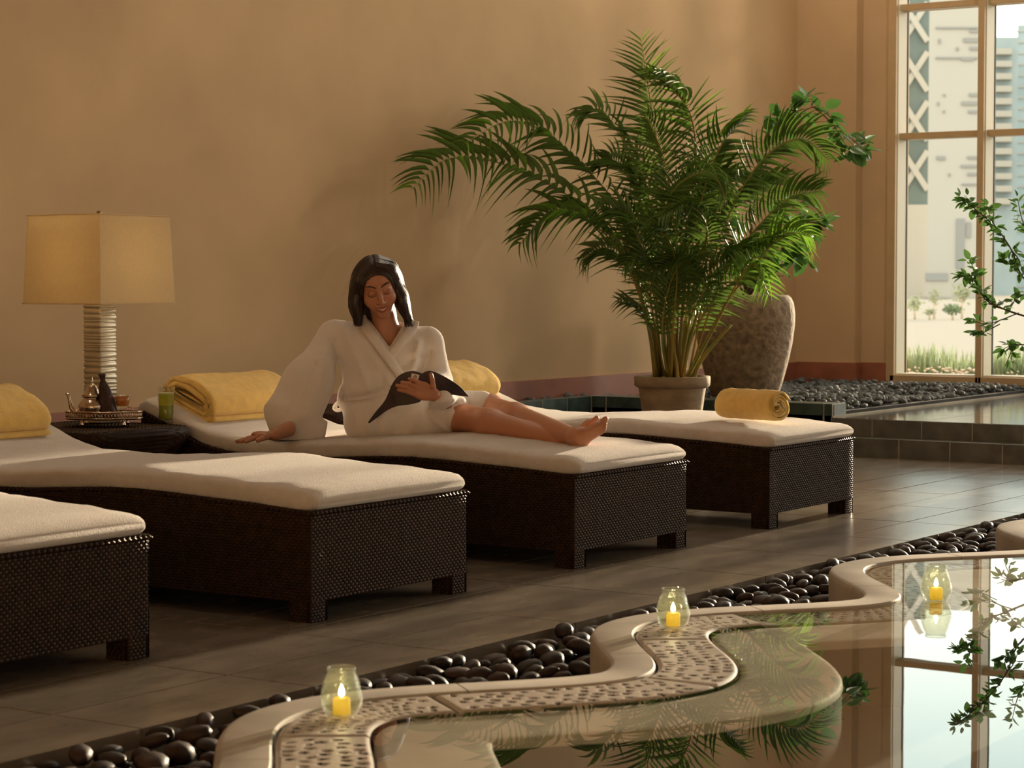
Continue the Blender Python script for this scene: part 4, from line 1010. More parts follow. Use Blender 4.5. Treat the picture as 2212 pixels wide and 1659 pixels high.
# ================================================================== OUTSIDE THE WINDOW
b = MB(); b.box((XR+.42, -120, -.2), (420, 160, .10)); o = struct('ground_outside', b, 'ground_out')
def obox(px0, px1, py0, py1, d, depth, name, m, parent):
    A = onD(px0, py1, d); B = onD(px1, py0, d); w_ = (B-A)@RV; h_ = B[2]-A[2]; dv = nrm(np.array([A[0], A[1], 0.]))       # street grid runs a little askew
    b = MB(); c = [A, A+RV*w_, A+RV*w_+dv*depth, A+dv*depth]; top = [q+UV*h_ for q in c]
    b.add(c+top, [(0,3,2,1),(4,5,6,7),(0,1,5,4),(1,2,6,5),(2,3,7,6),(3,0,4,7)])
    o = part(name, b, MATS[m], None, False); parent_keep(o, parent); return o
def bld(label, d, px, name='building'):
    p = onD(px, 635, d); p[2] = .1; t = empty(name, tuple(p)); tag(t, label, 'building'); return t
D1 = 150.
t = bld('far glass tower with white diagonal cross bracing', D1, 1975, 'braced_tower'); obox(1890, 2012, -70, 442, D1, 12, 'facade', 'glass_facade', t)
obox(1890, 2012, 442, 660, D1-.5, 12, 'podium', 'white_facade', t)
for k in range(-1, 4):
    yc = 90+k*107-43
    for sg in (1, -1):
        A = onD(1950, yc-sg*42, D1-.25-.06*sg); B = onD(2004, yc+sg*42, D1-.25-.06*sg); bb = MB(); dr = nrm(B-A); pr = np.cross(dr, DV)*.19
        q = [A-pr, B-pr, B+pr, A+pr]; bb.add(q+[x+DV*.24 for x in q], [(0,1,2,3),(7,6,5,4),(0,4,5,1),(1,5,6,2),(2,6,7,3),(3,7,4,0)]); o = part('brace', bb, MATS['white_facade'], None, False); parent_keep(o, t)
t = bld('broad white building block with slit windows across the street', 130., 2060, 'white_block'); obox(2002, 2138, -40, 650, 130., 15, 'facade', 'white_facade', t)
for (a, c, e, f) in ((2022,2112,58,62),(2095,2116,64,70),(2082,2116,82,91),(2095,2116,101,108),(2028,2032,84,94),(2066,2071,102,109),(2022,2112,123,127),(2078,2104,127,131),(2094,2114,201,208),(2078,2112,219,227),(2092,2112,238,244),(2038,2042,203,208),(2026,2029,220,228),(2038,2041,238,244),
                     (2024,2042,337,345),(2090,2112,337,343),(2076,2112,356,362),(2090,2112,373,379),(2050,2053,374,381),(2078,2112,396,400),(2066,2084,472,580),(2088,2098,480,513)):
    obox(a, c, e, f, 129.9, .3, 'window', 'dim_window', t)
obox(1998, 2056, 583, 640, 124., 4, 'canopy', 'pale_facade', t); obox(2000, 2048, 590, 606, 123.9, .3, 'garage_opening', 'dim_window', t)
t = bld('far tower with stacked rounded white balconies', 160., 2170, 'balcony_tower'); obox(2128, 2200, 80, 650, 160., 10, 'facade', 'blue_facade', t)
for k in range(13): obox(2150, 2186, 104+k*27, 117+k*27, 159., 1.2, 'balcony', 'white_facade', t)
t = bld('far pale blue glass tower at the right edge', 155., 2240, 'glass_tower'); obox(2192, 2330, 54, 650, 172., 12, 'facade', 'blue_facade', t)
for k in range(24): obox(2187, 2330, 66+k*24, 68.5+k*24, 171.9, .2, 'floor_band', 'pale_facade', t)
# trees across the street, low wall
def out_tree(px, pyb, pyt, d, wpx, label, m='pale_tree', palmy=False):
    p = onD(px, pyb, d); p[2] = .1; t = empty('street_tree', tuple(p)); tag(t, label, 'tree'); s = d/FPX; h_ = (pyb-pyt)*s
    b = MB(); b.tube([p, p+UV*h_*.5, p+UV*h_*.75], [.035, .03, .02], 7); o = part('trunk', b, MATS['trunk_out'], None, True); parent_keep(o, t)
    b = MB(); rr = random.Random(int(px))
    for i in range(150):
        c = p+RV*rr.gauss(0, wpx*s*.22)+DV*rr.gauss(0, wpx*s*.2)+UV*(h_*(.72+rr.gauss(0, .13))); r = wpx*s*rr.uniform(.035, .085)
        b.lathe([(.01, -r), (r*.8, -r*.5), (r, 0), (r*.7, r*.6), (.01, r*.8)], c, 7)
    o = part('crown', b, MATS[m], None, True); o['kind'] = 'stuff'; parent_keep(o, t)
out_tree(1976, 690, 640, 57, 34, 'pale olive tree left of the dark bushes across the street'); out_tree(2018, 690, 622, 57.5, 22, 'thin hazy tree in the middle across the street')
out_tree(2058, 692, 658, 56, 40, 'low dark green bush across the street', 'hedge'); out_tree(2078, 690, 610, 58, 40, 'pale palm-like tree with white trunk near the mullion', 'pale_tree'); out_tree(2008, 692, 668, 56.5, 26, 'small round pale bush beside the olive tree')
# planting bed just outside the glass
hb = MB(); rr = random.Random(8)
for i in range(5200):
    x = rr.uniform(16.95, 17.9); y = rr.uniform(4.6, 8.6); h_ = rr.uniform(.25, .43)*(1+.12*math.sin(y*7)); p = np.array([x, y, .10]); d = np.array([rr.gauss(0, .05), rr.gauss(0, .05), h_]); n_ = nrm(np.array([rr.gauss(0, 1), rr.gauss(0, 1), 0]))*rr.uniform(.006, .012)
    hb.add([p-n_, p+n_, p+d*.7+n_*.8, p+d, p+d*.7-n_*.8], [(0, 1, 2, 3, 4)])
o = part('hedge', hb, MATS['hedge'], None, False); tag(o, 'low grassy hedge growing outside the window', 'hedge', kind='stuff')
fb = MB()
for i in range(260):
    x = rr.uniform(16.8, 17.0); y = rr.choice((rr.uniform(6.6, 7.7), rr.uniform(4.8, 7.7))); z = rr.uniform(.27, .38); r = rr.uniform(.008, .016)
    fb.lathe([(.001, -r), (r, -.2*r), (r*.8, r*.5), (.001, r*.7)], (x, y, z), 6)
o = part('flowers', fb, MATS['flower_white'], None, True); tag(o, 'small whitish flowers along the foot of the hedge outside', 'flowers', kind='stuff')
# ================================================================== THE WOMAN
def surface_nets(F, o, h):
    # F: scalar grid, negative inside; returns verts, quads
    nx, ny, nz = F.shape; S_ = F < 0
    c = [(i, j, k) for i in (0, 1) for j in (0, 1) for k in (0, 1)]
    cnt = np.zeros((nx-1, ny-1, nz-1), np.int8)
    for i, j, k in c: cnt += S_[i:nx-1+i, j:ny-1+j, k:nz-1+k]
    act = (cnt > 0) & (cnt < 8); idx = np.full(act.shape, -1, np.int64); A = np.argwhere(act); idx[act] = np.arange(len(A))
    acc = np.zeros((len(A), 3)); num = np.zeros(len(A))
    val = {q: F[A[:, 0]+q[0], A[:, 1]+q[1], A[:, 2]+q[2]] for q in c}
    for q in c:
        for ax in range(3):
            if q[ax] == 1: continue
            p = list(q); p[ax] = 1; p = tuple(p); a, b_ = val[q], val[p]; m = (a < 0) != (b_ < 0)
            t = np.where(m, a/np.where(m, a-b_, 1), 0)
            pos = np.tile(np.array(q, float), (len(A), 1)); pos[:, ax] += t
            acc[m] += pos[m]; num[m] += 1
    V = (A+acc/num[:, None])*h+o
    Q = []
    for ax in range(3):
        sl0 = [slice(None)]*3; sl1 = [slice(None)]*3; sl0[ax] = slice(0, -1); sl1[ax] = slice(1, None)
        m = S_[tuple(sl0)] != S_[tuple(sl1)]; E_ = np.argwhere(m); inside = S_[tuple(sl0)][m]
        b1, b2 = (ax+1) % 3, (ax+2) % 3
        ok = (E_[:, b1] > 0) & (E_[:, b2] > 0) & (E_[:, b1] < act.shape[b1]) & (E_[:, b2] < act.shape[b2]); E_ = E_[ok]; inside = inside[ok]
        def cell(d1, d2):
            q = E_.copy(); q[:, b1] += d1; q[:, b2] += d2; return idx[q[:, 0], q[:, 1], q[:, 2]]
        q = np.stack([cell(-1, -1), cell(0, -1), cell(0, 0), cell(-1, 0)], 1); q[~inside] = q[~inside][:, ::-1]; Q.append(q)
    Q = np.concatenate(Q); Q = Q[(Q >= 0).all(1)]
    return V, Q
def smin(a, b_, k):
    h = np.clip(.5+.5*(b_-a)/k, 0, 1); return b_*(1-h)+a*h-k*h*(1-h)
def smax(a, b_, k): return -smin(-a, -b_, k)
def cap(P, a, b_, ra, rb):
    a = np.array(a, float); b_ = np.array(b_, float); ab = b_-a; t = np.clip(((P-a)@ab)/(ab@ab), 0, 1)
    return np.linalg.norm(P-a-t[..., None]*ab, axis=-1)-(ra+(rb-ra)*t)
def ell(P, c, r, B=None):
    q = P-np.array(c, float)
    if B is not None: q = q@np.array(B).T
    q = q/np.array(r, float); k0 = np.linalg.norm(q, axis=-1); k1 = np.linalg.norm(q/np.array(r, float), axis=-1)
    return k0*(k0-1)/(k1+1e-9)
def capB(P, a, b_, ra, rb, B, sc):
    # capsule in a frame B (rows) scaled by sc per axis
    f = lambda q: (np.array(q, float)@np.array(B).T)/np.array(sc)
    return cap((P@np.array(B).T)/np.array(sc), f(a), f(b_), ra, rb)*min(sc)
def gridP(lo, hi, h):
    lo = np.array(lo, float); hi = np.array(hi, float); n = np.ceil((hi-lo)/h).astype(int)+1
    G_ = np.stack(np.meshgrid(*[lo[i]+h*np.arange(n[i]) for i in range(3)], indexing='ij'), -1); return G_, lo
def mesh_from(V, Q, name):
    me = bpy.data.meshes.new(name); me.from_pydata(V.tolist(), [], Q.tolist()); me.polygons.foreach_set('use_smooth', [True]*len(me.polygons)); return me
def sdf_mesh(fn, lo, hi, h):
    G_, o = gridP(lo, hi, h); return surface_nets(fn(G_), o, h)
def bounds(pts, m): P = np.array(pts); return P.min(0)-m, P.max(0)+m

D0 = 9.16                                               # depth of the torso
def J(px, py, c=0.): return onD(px, py, D0+c)
FB = np.stack([RV, DV, UV])                             # body frame rows: image right, away, up
SK = np.array([.44, .20, .115]); LIP = np.array([.30, .075, .055]); BROW = np.array([.035, .016, .010]); NAIL = np.array([.10, .012, .02])
person = empty('person', tuple(onZ(800, 960, .40))); person.location.z = 0.44
tag(person, 'woman in white bathrobe sitting on the middle lounger reading a magazine', 'person')
bodyV, bodyQ, bodyC = [], [], []
def add_body(V, Q, C):
    n = sum(len(v) for v in bodyV); bodyV.append(V); bodyQ.append(Q+n); bodyC.append(C)

# ---- head
HC = J(816, 622, -.045)
pt, yw_, rl = math.radians(20), math.radians(10), math.radians(12)
ec, er, eu = -DV, RV, UV
hf = math.cos(pt)*(math.cos(yw_)*ec+math.sin(yw_)*er)-math.sin(pt)*eu
hx = nrm(np.cross(eu, hf)); hx = hx if hx@er > 0 else -hx
hu = nrm(np.cross(hf, hx)); hu = hu if hu@eu > 0 else -hu
hx2 = hx*math.cos(rl)+hu*math.sin(rl); hu2 = hu*math.cos(rl)-hx*math.sin(rl); hx, hu = hx2, hu2
HB = np.stack([hx, hu, hf]); HS = 1.03
def to_head(P): return ((P-HC)@HB.T)/HS
def from_head(q): return HC+(np.array(q)*HS)@HB
NECK0, NECK1 = from_head((0, -.055, -.03)), J(836, 712, .02)
def head_sdf(P):
    q = to_head(P); x = np.abs(q[..., 0]); m = np.stack([x, q[..., 1], q[..., 2]], -1)
    d = ell(q, (0, .034, -.012), (.074, .083, .092))
    d = smin(d, ell(q, (0, -.028, .022), (.057, .074, .066)), .03)
    d = smin(d, ell(q, (0, -.088, .058), (.024, .020, .022)), .035)
    d = smin(d, ell(m, (.038, -.028, .056), (.024, .023, .023)), .03)               # cheeks
    d = smax(d, -ell(m, (.031, .010, .104), (.021, .013, .020)), .014)              # sockets
    d = smin(d, ell(m, (.031, .0065, .0735), (.0155, .0115, .0135)), .005)          # lowered lids
    d = smin(d, cap(m, (.010, .031, .084), (.044, .036, .068), .008, .006), .012)   # brow ridge
    d = smin(d, cap(q, (0, .022, .082), (0, -.026, .103), .0075, .0105), .010)      # nose
    d = smin(d, ell(m, (.010, -.031, .092), (.0085, .0075, .010)), .006)
    ymo = -.060+.013*(x/.030)**2
    qm = np.stack([q[..., 0], q[..., 1]-ymo, q[..., 2]], -1)
    d = smin(d, ell(qm, (0, .0045, .082), (.031, .0052, .011)), .005); d = smin(d, ell(qm, (0, -.0085, .081), (.026, .0070, .012)), .006)
    d = smax(d, -ell(qm, (0, -.0015, .092), (.025, .0026, .010)), .002)
    d = smin(d, ell(m, (.074, -.002, -.010), (.008, .028, .016)), .006)             # ears
    return d*HS
def torso_sdf(P):
    d = capB(P, J(765, 735, .03), J(885, 745, .05), .058, .058, FB, (1, .8, 1))
    d = smin(d, ell(P, J(822, 790, .04), (.15, .095, .15), FB), .05); return d
def neck_sdf(P): return cap(P, NECK0, NECK1, .047, .053)
def hn(P): return smin(smin(head_sdf(P), neck_sdf(P), .02), torso_sdf(P), .035)
V, Q = sdf_mesh(hn, HC-np.array([.15, .15, .175]), HC+np.array([.15, .15, .15]), .0022)
q = to_head(V); x = np.abs(q[:, 0]); C = np.tile(SK, (len(V), 1)); fr_ = q[:, 2] > .045
ymo = -.060+.013*(x/.030)**2; dy = q[:, 1]-ymo
lip = fr_ & (x < .031) & (dy < .0080*(1-(x/.032)**2)+.0008) & (dy > -.0145*(1-(x/.032)**2)); C[lip] = LIP
C[fr_ & (x < .022) & (dy < .0018) & (dy > -.0048*(1-(x/.023)**2))] = (.74, .66, .58)
yb = .0335+.0075*np.sin(np.clip((x-.010)/.040, 0, 1)*PI*.72); wb = .0030*(1-np.clip((x-.028)/.024, 0, 1)*.65)
C[(q[:, 2] > .04) & (x > .010) & (x < .050) & (np.abs(q[:, 1]-yb) < wb)] = BROW
yl = -.0025+.0045*((x-.031)/.017)**2
C[(q[:, 2] > .04) & (x > .0145) & (x < .049) & (np.abs(q[:, 1]-yl) < .0021)] = BROW
lidm = (q[:, 2] > .04) & (np.abs(x-.031) < .016) & (q[:, 1] > yl) & (q[:, 1] < yl+.013); C[lidm] = SK*np.array([.72, .66, .66])
blush = np.exp(-(((x-.038)/.018)**2+((q[:, 1]+.026)/.016)**2))*(q[:, 2] > .03); C = C*(1-.25*blush[:, None])+np.array([.46, .14, .09])*.25*blush[:, None]
add_body(V, Q, C)
lo, hi = bounds([J(740, 690, -.12), J(905, 800, .1)], .04); V, Q = sdf_mesh(lambda P: smin(smin(torso_sdf(P), neck_sdf(P), .035), head_sdf(P)+.012, .01), lo, hi, .005); add_body(V, Q, np.tile(SK, (len(V), 1)))

# ---- legs and feet
zt_ = lambda Y: LFY*0+cush_top(Y-LFY)+.010
KN_R = J(985, 898, -.085); KN_L = J(1058, 882, .075)
AN_R = onX(1232, 955, 7.33); AN_L = onX(1248, 946, 7.27)
def foot(P, an, dirv, tip_up, sd):
    # sole axis: from heel up to the toes, foot standing on the heel
    heel = an+np.array([0, 0, -.022])-dirv*.0; ball = heel+dirv*.085+UV*tip_up; 
    d = cap(P, heel, an, .030, .034); d = smin(d, cap(P, an+dirv*.012, ball, .032, .027), .03)
    for k in range(5):
        b0 = ball+sd*(-.022+.0125*k)+dirv*(.010-.0035*k); L = (.034, .033, .029, .025, .020)[k]; r = (.0125, .0085, .008, .0078, .0076)[k]
        up_ = nrm(dirv*.75+UV*.6); d = smin(d, cap(P, b0, b0+up_*L, r, r*.88), .004)
    return d
FD_L = nrm(RV*.9-DV*.25); FD_R = nrm(RV*.75+DV*.35)
def legs(P):
    hipR, hipL = J(805, 905, -.06), J(835, 895, .07)
    d = cap(P, hipR, KN_R, .085, .062); d = smin(d, cap(P, KN_R, KN_R+(AN_R-KN_R)*.32, .056, .058), .03); d = smin(d, cap(P, KN_R+(AN_R-KN_R)*.30, AN_R, .057, .034), .03)
    d = smin(d, foot(P, AN_R, FD_R, .085, nrm(DV*.75-UV*.35+RV*.2)), .025)
    e = cap(P, hipL, KN_L, .085, .060); e = smin(e, cap(P, KN_L, KN_L+(AN_L-KN_L)*.32, .053, .055), .03); e = smin(e, cap(P, KN_L+(AN_L-KN_L)*.30, AN_L, .054, .034), .03)
    e = smin(e, foot(P, AN_L, FD_L, .062, nrm(-UV*.62+RV*.35-DV*.55)), .025)
    return smin(d, e, .006)
lo, hi = bounds([J(900, 905, -.16), KN_R, KN_L, AN_R, AN_L, onX(1310, 915, 7.2), onX(1310, 915, 7.45), onX(1240, 990, 7.3)], .07)
V, Q = sdf_mesh(legs, lo, hi, .0045); C = np.tile(SK*1.05, (len(V), 1)); add_body(V, Q, C)

# ---- hands
def hand(P, wrist, wdir, palm_n, fingers, thumb, hw=.038, elbow=None):
    # wdir: wrist -> knuckles; palm_n: outward from the back of the hand
    s = nrm(np.cross(wdir, palm_n)); kn = wrist+wdir*.085
    d = capB(P, wrist-wdir*.012, wrist, .024, .025, np.stack([wdir, s, palm_n]), (1, 1, .8)) if elbow is None else cap(P, elbow, wrist, .036, .025)
    pal = ell(P, wrist+wdir*.050, (.050, hw, .017), np.stack([wdir, s, palm_n])); d = smin(d, pal, .02)
    for k, (f0, pts) in enumerate(fingers):
        base_ = wrist+wdir*(.080-.004*abs(k-1.2))+s*f0; prev = base_-wdir*.02; r = .0095
        seq = [base_]+[base_+p for p in pts]
        d = smin(d, cap(P, prev, base_, .0105, .0095), .010)
        for a, b_ in zip(seq[:-1], seq[1:]): d = smin(d, cap(P, a, b_, r, r*.9), .003); r *= .9
    seq = thumb; r = .0125
    for a, b_ in zip(seq[:-1], seq[1:]): d = smin(d, cap(P, a, b_, r, r*.88), .010 if a is seq[0] else .004); r *= .88
    return d
# her left hand, back of the hand to the camera, fingers spread over the magazine's cover
WL = J(940, 854, -.238); wl = nrm((J(893, 838, -.265)-WL)); nl = nrm(-DV+.15*UV); sl_ = nrm(np.cross(wl, nl)); KNL = WL+wl*.085
def fpts(tipx, tipy, c, base_):
    tip = J(tipx, tipy, c); mid = (tip+base_)/2-DV*.010+UV*.004; return [mid-base_, tip-base_]
fing = []
for f0, (tx, ty) in zip((.027, .010, -.008, -.025), ((882, 818), (868, 826), (856, 832), (858, 841))):
    best = None
    for sg in (1,):
        b0 = WL+wl*.08+sl_*f0; best = (f0, fpts(tx, ty, -.262, b0))
    fing.append(best)
if (sl_@UV) < 0: fing = [(-f0, fpts(tx, ty, -.262, WL+wl*.08-sl_*f0)) for (f0, _), (tx, ty) in zip(fing, ((882, 818), (868, 826), (856, 832), (858, 841)))]
thumbL = [WL+wl*.02, J(936, 836, -.262), J(934, 822, -.268), J(931, 809, -.262)]
ELL = J(962, 868, -.13)
handL = lambda P: hand(P, WL, wl, nl, fing, thumbL, .036, ELL)
lo, hi = bounds([WL, J(850, 805, -.26), J(965, 870, -.2), ELL], .04); V, Q = sdf_mesh(handL, lo, hi, .0024); add_body(V, Q, np.tile(SK, (len(V), 1)))
# her right hand flat on the cushion
WR = onZ(596, 938, .462); hr = nrm(onZ(520, 945, .452)-WR); nr_ = nrm(UV-.1*hr); sr = nrm(np.cross(hr, nr_))
ff = [(f0, [hr*.035*l+sr*f0*.25-UV*.008, hr*.072*l+sr*f0*.5-UV*.016]) for f0, l in ((.027, .9), (.010, 1.08), (-.008, 1.0), (-.025, .8))]
thR = [WR+hr*.02, WR+hr*.05-sr*.035-UV*.006, WR+hr*.085-sr*.05-UV*.014] if (sr@DV) > 0 else [WR+hr*.02, WR+hr*.05+sr*.035-UV*.006, WR+hr*.085+sr*.05-UV*.014]
handR = lambda P: hand(P, WR, hr, nr_, ff, thR, .038, J(655, 915, -.10))
lo, hi = bounds([WR, WR+hr*.18, WR-hr*.06], .06); V, Q = sdf_mesh(handR, lo, hi, .0026); add_body(V, Q, np.tile(SK, (len(V), 1)))
V = np.concatenate(bodyV); Q = np.concatenate(bodyQ); C = np.concatenate(bodyC)
me = mesh_from(V, Q, 'body'); at = me.color_attributes.new('Col', 'FLOAT_COLOR', 'POINT'); at.data.foreach_set('color', np.concatenate([C, np.ones((len(C), 1))], 1).ravel())
o = link('body', me, MATS['skin']); parent_keep(o, person)
# painted toenails
b = MB()

# ---- bathrobe
ELR, CUR = J(668, 832, -.06), J(628, 905, -.10)
SHR, SHL = J(722, 728, .02), J(922, 742, .06)
FOLDS = [ # pixel polylines of ridges (+) and creases (-): points, height, width (px)
 ([(745,705),(775,790),(800,850)], .010, 9), ([(720,740),(735,800),(745,850)], -.012, 8), ([(700,760),(690,830),(660,900)], .008, 12), ([(680,790),(640,880)], -.006, 8),
 ([(735,790),(725,850),(700,900)], -.014, 8), ([(905,740),(895,790),(880,830)], .012, 7), ([(930,760),(915,800),(905,840)], -.010, 6), ([(870,790),(900,770),(930,765)], -.007, 5), ([(860,810),(885,800)], .006, 6),
 ([(740,856),(770,858),(800,850),(840,838)], -.012, 5), ([(745,868),(790,862),(835,846)], .008, 6), ([(790,880),(800,930)], .010, 8), ([(815,890),(812,950)], -.010, 7), ([(770,880),(765,940)], .010, 8),
 ([(900,890),(880,950)], .008, 10), ([(870,900),(840,950)], -.006, 8), ([(925,880),(935,905),(985,950)], .009, 6), ([(930,870),(1000,862)], .008, 6), ([(800,760),(840,820)], .006, 10), ([(830,800),(815,850)], -.006, 8), ([(850,880),(900,872)], .008, 8), ([(950,880),(990,880)], -.006, 6)]
def img_xy(P):
    r = P-ORG; dd = r@DV; 
    c = r@RM.T; return CX+FPX*c[..., 0]/-c[..., 2], CY-FPX*c[..., 1]/-c[..., 2]
def fold_field(P):
    ix, iy = img_xy(P); f = np.zeros(ix.shape)
    for pts, h, w_ in FOLDS:
        dmin = np.full(ix.shape, 1e9)
        for a, c in zip(pts[:-1], pts[1:]):
            a = np.array(a, float); c = np.array(c, float); ab = c-a; t = np.clip(((ix-a[0])*ab[0]+(iy-a[1])*ab[1])/(ab@ab), 0, 1)
            dmin = np.minimum(dmin, np.hypot(ix-a[0]-t*ab[0], iy-a[1]-t*ab[1]))
        f += 1.5*h*np.exp(-(dmin/w_)**2)
    return f
def robe_sdf(P):
    d = capB(P, SHR, SHL, .062, .062, FB, (1, .85, 1))
    d = smin(d, ell(P, J(822, 775, .035), (.205, .120, .165), FB), .05)
    d = smin(d, ell(P, J(806, 850, .03), (.165, .125, .11), FB), .05)
    d = smin(d, ell(P, J(812, 912, .0), (.135, .155, .095), FB), .05)
    # sleeves, wide and flat
    s = capB(P, SHR, ELR, .070, .095, FB, (1, .75, 1)); s = smin(s, capB(P, ELR, CUR, .095, .122, FB, (1, .62, 1)), .05)
    s = smin(s, capB(P, ELR, J(648, 928, -.10), .09, .105, FB, (1, .62, 1)), .04); s = smax(s, (P-J(583, 928, -.1))@nrm(-RV-UV*.38), .014)
    d = smin(d, s, .022)
    l = capB(P, SHL, J(938, 828, .03), .072, .074, FB, (1, .85, 1)); l = smin(l, capB(P, J(938, 828, .03), J(956, 864, -.205), .072, .046, FB, (1, 1, 1)), .03)
    d = smin(d, l, .02)
    # skirt over the thighs
    k = capB(P, J(800, 912, -.06), J(980, 893, -.085), .100, .073, FB, (1, 1, 1)); k = smin(k, cap(P, J(835, 895, .07), J(1040, 880, .075), .100, .070), .04)
    k = smin(k, capB(P, J(800, 935, -.09), J(915, 925, -.10), .075, .06, FB, (1, .75, .9)), .04)
    hem = (P-J(1034, 885, -.085))@nrm(RV*1.0-UV*.20-DV*.45)
    k = smax(k, hem, .010)
    # gap under the raised near thigh
    d = smin(d, k, .03)
    d = d-fold_field(P)
    d = smax(d, -(P[..., 2]-(cush_top(1.2)-.006)), .01)
    # open neckline
    ix, iy = img_xy(P)
    v = np.maximum((ix-(803+(iy-690)*.68)), 0)*0
    e1 = (ix-(798+(iy-690)*.72)); e2 = ((878-(iy-690)*.62)-ix); inside = np.minimum(np.minimum(e1, e2), 770-iy)/516.
    front = (J(830, 720, .055)-P)@DV
    neckc = np.minimum(inside, front)
    d = smax(d, neckc, .006)
    # room for the neck itself
    d = smax(d, -(neck_sdf(P)-.003), .006)
    return d
pts = [J(555, 975, -.3), J(560, 960, -.25), J(1075, 960, .22), J(1075, 960, -.25), J(560, 960, .2), J(700, 670, -.15), J(960, 670, .2)]
lo, hi = bounds(pts, .02); V, Q = sdf_mesh(robe_sdf, lo, hi, .0068)
o = link('bathrobe', mesh_from(V, Q, 'bathrobe'), MATS['robe']); parent_keep(o, person); robe = o
sm = o.modifiers.new('smooth', 'SMOOTH'); sm.factor = .5; sm.iterations = 1
def surf(px, py, fn, c0=-.45, c1=.3, n=150):
    cs = np.linspace(c0, c1, n); P = np.array([J(px, py, c) for c in cs]); f = fn(P); i = np.argmax(f < 0)
    return P[i] if (f < 0).any() else J(px, py, 0.02)
def band(pl, w0, w1, th, lift, name, par, m='robe', n=40):
    # padded strip lying on the robe along a pixel polyline
    c = catmull([np.array([x, y, 0.]) for x, y in pl], n); b = MB(); R = []
    for i, p in enumerate(c):
        t = c[min(i+1, n-1)]-c[max(i-1, 0)]; nn = np.array([-t[1], t[0], 0]); nn /= np.linalg.norm(nn)+1e-9; w_ = w0+(w1-w0)*i/(n-1)
        A = surf(*(p+nn*w_)[:2], robe_sdf); B = surf(*(p-nn*w_)[:2], robe_sdf); Mx = (A+B)/2
        dd = min(A@DV, B@DV, surf(p[0], p[1], robe_sdf)@DV); A = A-DV*lift; B = B-DV*lift
        R.append((A, B))
    # smooth depth along the strip
    for _ in range(6):
        R = [R[0]]+[tuple((R[i-1][s]+2*R[i][s]+R[i+1][s])/4 for s in (0, 1)) for i in range(1, len(R)-1)]+[R[-1]]
    rings = []
    for A, B in R:
        ring = []
        for k in range(14):
            a = 2*PI*k/14; f = .5+.5*math.cos(a); q = A+(B-A)*f-DV*(th*math.sin(a)*.5)-DV*th*.3; ring.append(q)
        rings.append(ring)
    b.rings(rings); o = part(name, b, MATS[m], None, True); o.parent = par; o.matrix_parent_inverse = Matrix.Identity(4)
    o.matrix_parent_inverse = Matrix.Translation(par.location).inverted() if par.type == 'EMPTY' else Matrix.Identity(4)
    return o
band([(893,692),(888,712),(868,736),(850,762),(842,778)], 13, 9, .016, .002, 'collar', robe)
band([(780,684),(795,712),(822,750),(846,782),(866,810),(884,834)], 11, 10, .018, .009, 'collar', robe)
# belt and its loop at the back of the waist
bl_ = band([(742,862),(765,861),(790,858),(812,852)], 4.5, 4, .012, .004, 'belt', robe)
b = MB(); b.tube(catmull([J(738, 864, .03), J(728, 872, .05), J(722, 882, .07), J(732, 886, .06), J(744, 880, .03), J(750, 892, .0), J(752, 908, -.02)], 22), .009, 8); o = part('belt_loop', b, MATS['robe'], None, True); o.parent = robe

# ---- hair: centre parting, falling behind her right side and over her left shoulder
def hair_sdf(P):
    q = to_head(P); x = q[..., 0]; y = q[..., 1]; z = q[..., 2]
    shell = ell(q, (0, .036, -.020), (.086, .094, .100))
    face = ell(q, (0, -.022, .092), (.069, .098, .115))
    d = smax(shell, -face, .012)
    d = smax(d, -(y+.06), .03)
    return d*HS
SL = [from_head((-.070, .045, -.005)), J(773, 622, -.030), J(769, 655, -.038), J(774, 690, -.045)]
SR_ = [from_head((.070, .055, -.010)), J(856, 610, -.012), J(869, 648, -.028), J(884, 692, -.035)]
def hair_all(P):
    d = hair_sdf(P)
    for S3, r in ((SL, (.042, .043, .042, .030)), (SR_, (.040, .041, .039, .026))):
        for i in range(len(S3)-1): d = smin(d, capB(P, S3[i], S3[i+1], r[i], r[i+1], FB, (.58, 1.15, 1)), .030)
    back = [from_head((0, .0, -.09)), J(815, 690, .085), J(820, 740, .10)]
    for i in range(2): d = smin(d, capB(P, back[i], back[i+1], .075, .06, FB, (1, .5, 1)), .03)
    d = smax(d, -(head_sdf(P)+.0015), .002)
    return d
lo, hi = bounds([HC-.12, HC+.13, J(768, 690, -.05), J(905, 700, .1)], .03); V, Q = sdf_mesh(hair_all, lo, hi, .004)
o = link('hair', mesh_from(V, Q, 'hair'), MATS['hair']); parent_keep(o, person); hair = o
# combed strands over the mass
b = MB(); rr = random.Random(12); allP = []
for side, S3 in ((-1, SL), (1, SR_)):
    for i in range(210):
        u = rr.random(); z = .062-.135*u; k = math.sqrt(max(.05, 1-((z+.0)/.100)**2)); jit = rr.uniform(-1, 1)
        ctrl = [from_head((side*.086*k*math.sin(ph), .036+.094*k*math.cos(ph), -.020+z+(.012*math.sin(ph) if u < .3 else 0))) for ph in (.03, .5, 1.0, 1.4)]
        spread = DV*(u-.42)*.075+RV*jit*.020
        ctrl += [S3[2]+spread*.9, S3[3]+spread*.9-UV*rr.uniform(.0, .030)]
        allP.append(catmull(ctrl, 18))
A = np.array(allP); T_ = A[:, -1].copy(); pp = A.reshape(-1, 3)
for _ in range(5):
    f = hair_all(pp); g_ = np.stack([(hair_all(pp+.002*k)-f)/.002 for k in np.eye(3)], -1); g_ /= np.linalg.norm(g_, axis=-1, keepdims=True)+1e-9
    pp = pp-g_*np.clip(f-.0004, -.02, .02)[:, None]
A = pp.reshape(A.shape); A[:, -1] = T_
for P in A: b.tube(list(P), [.0008]+[.0015]*15+[.0012, .0005], 4)
o = part('hair_strands', b, MATS['hair'], None, True); o['kind'] = 'stuff'; o.parent = hair

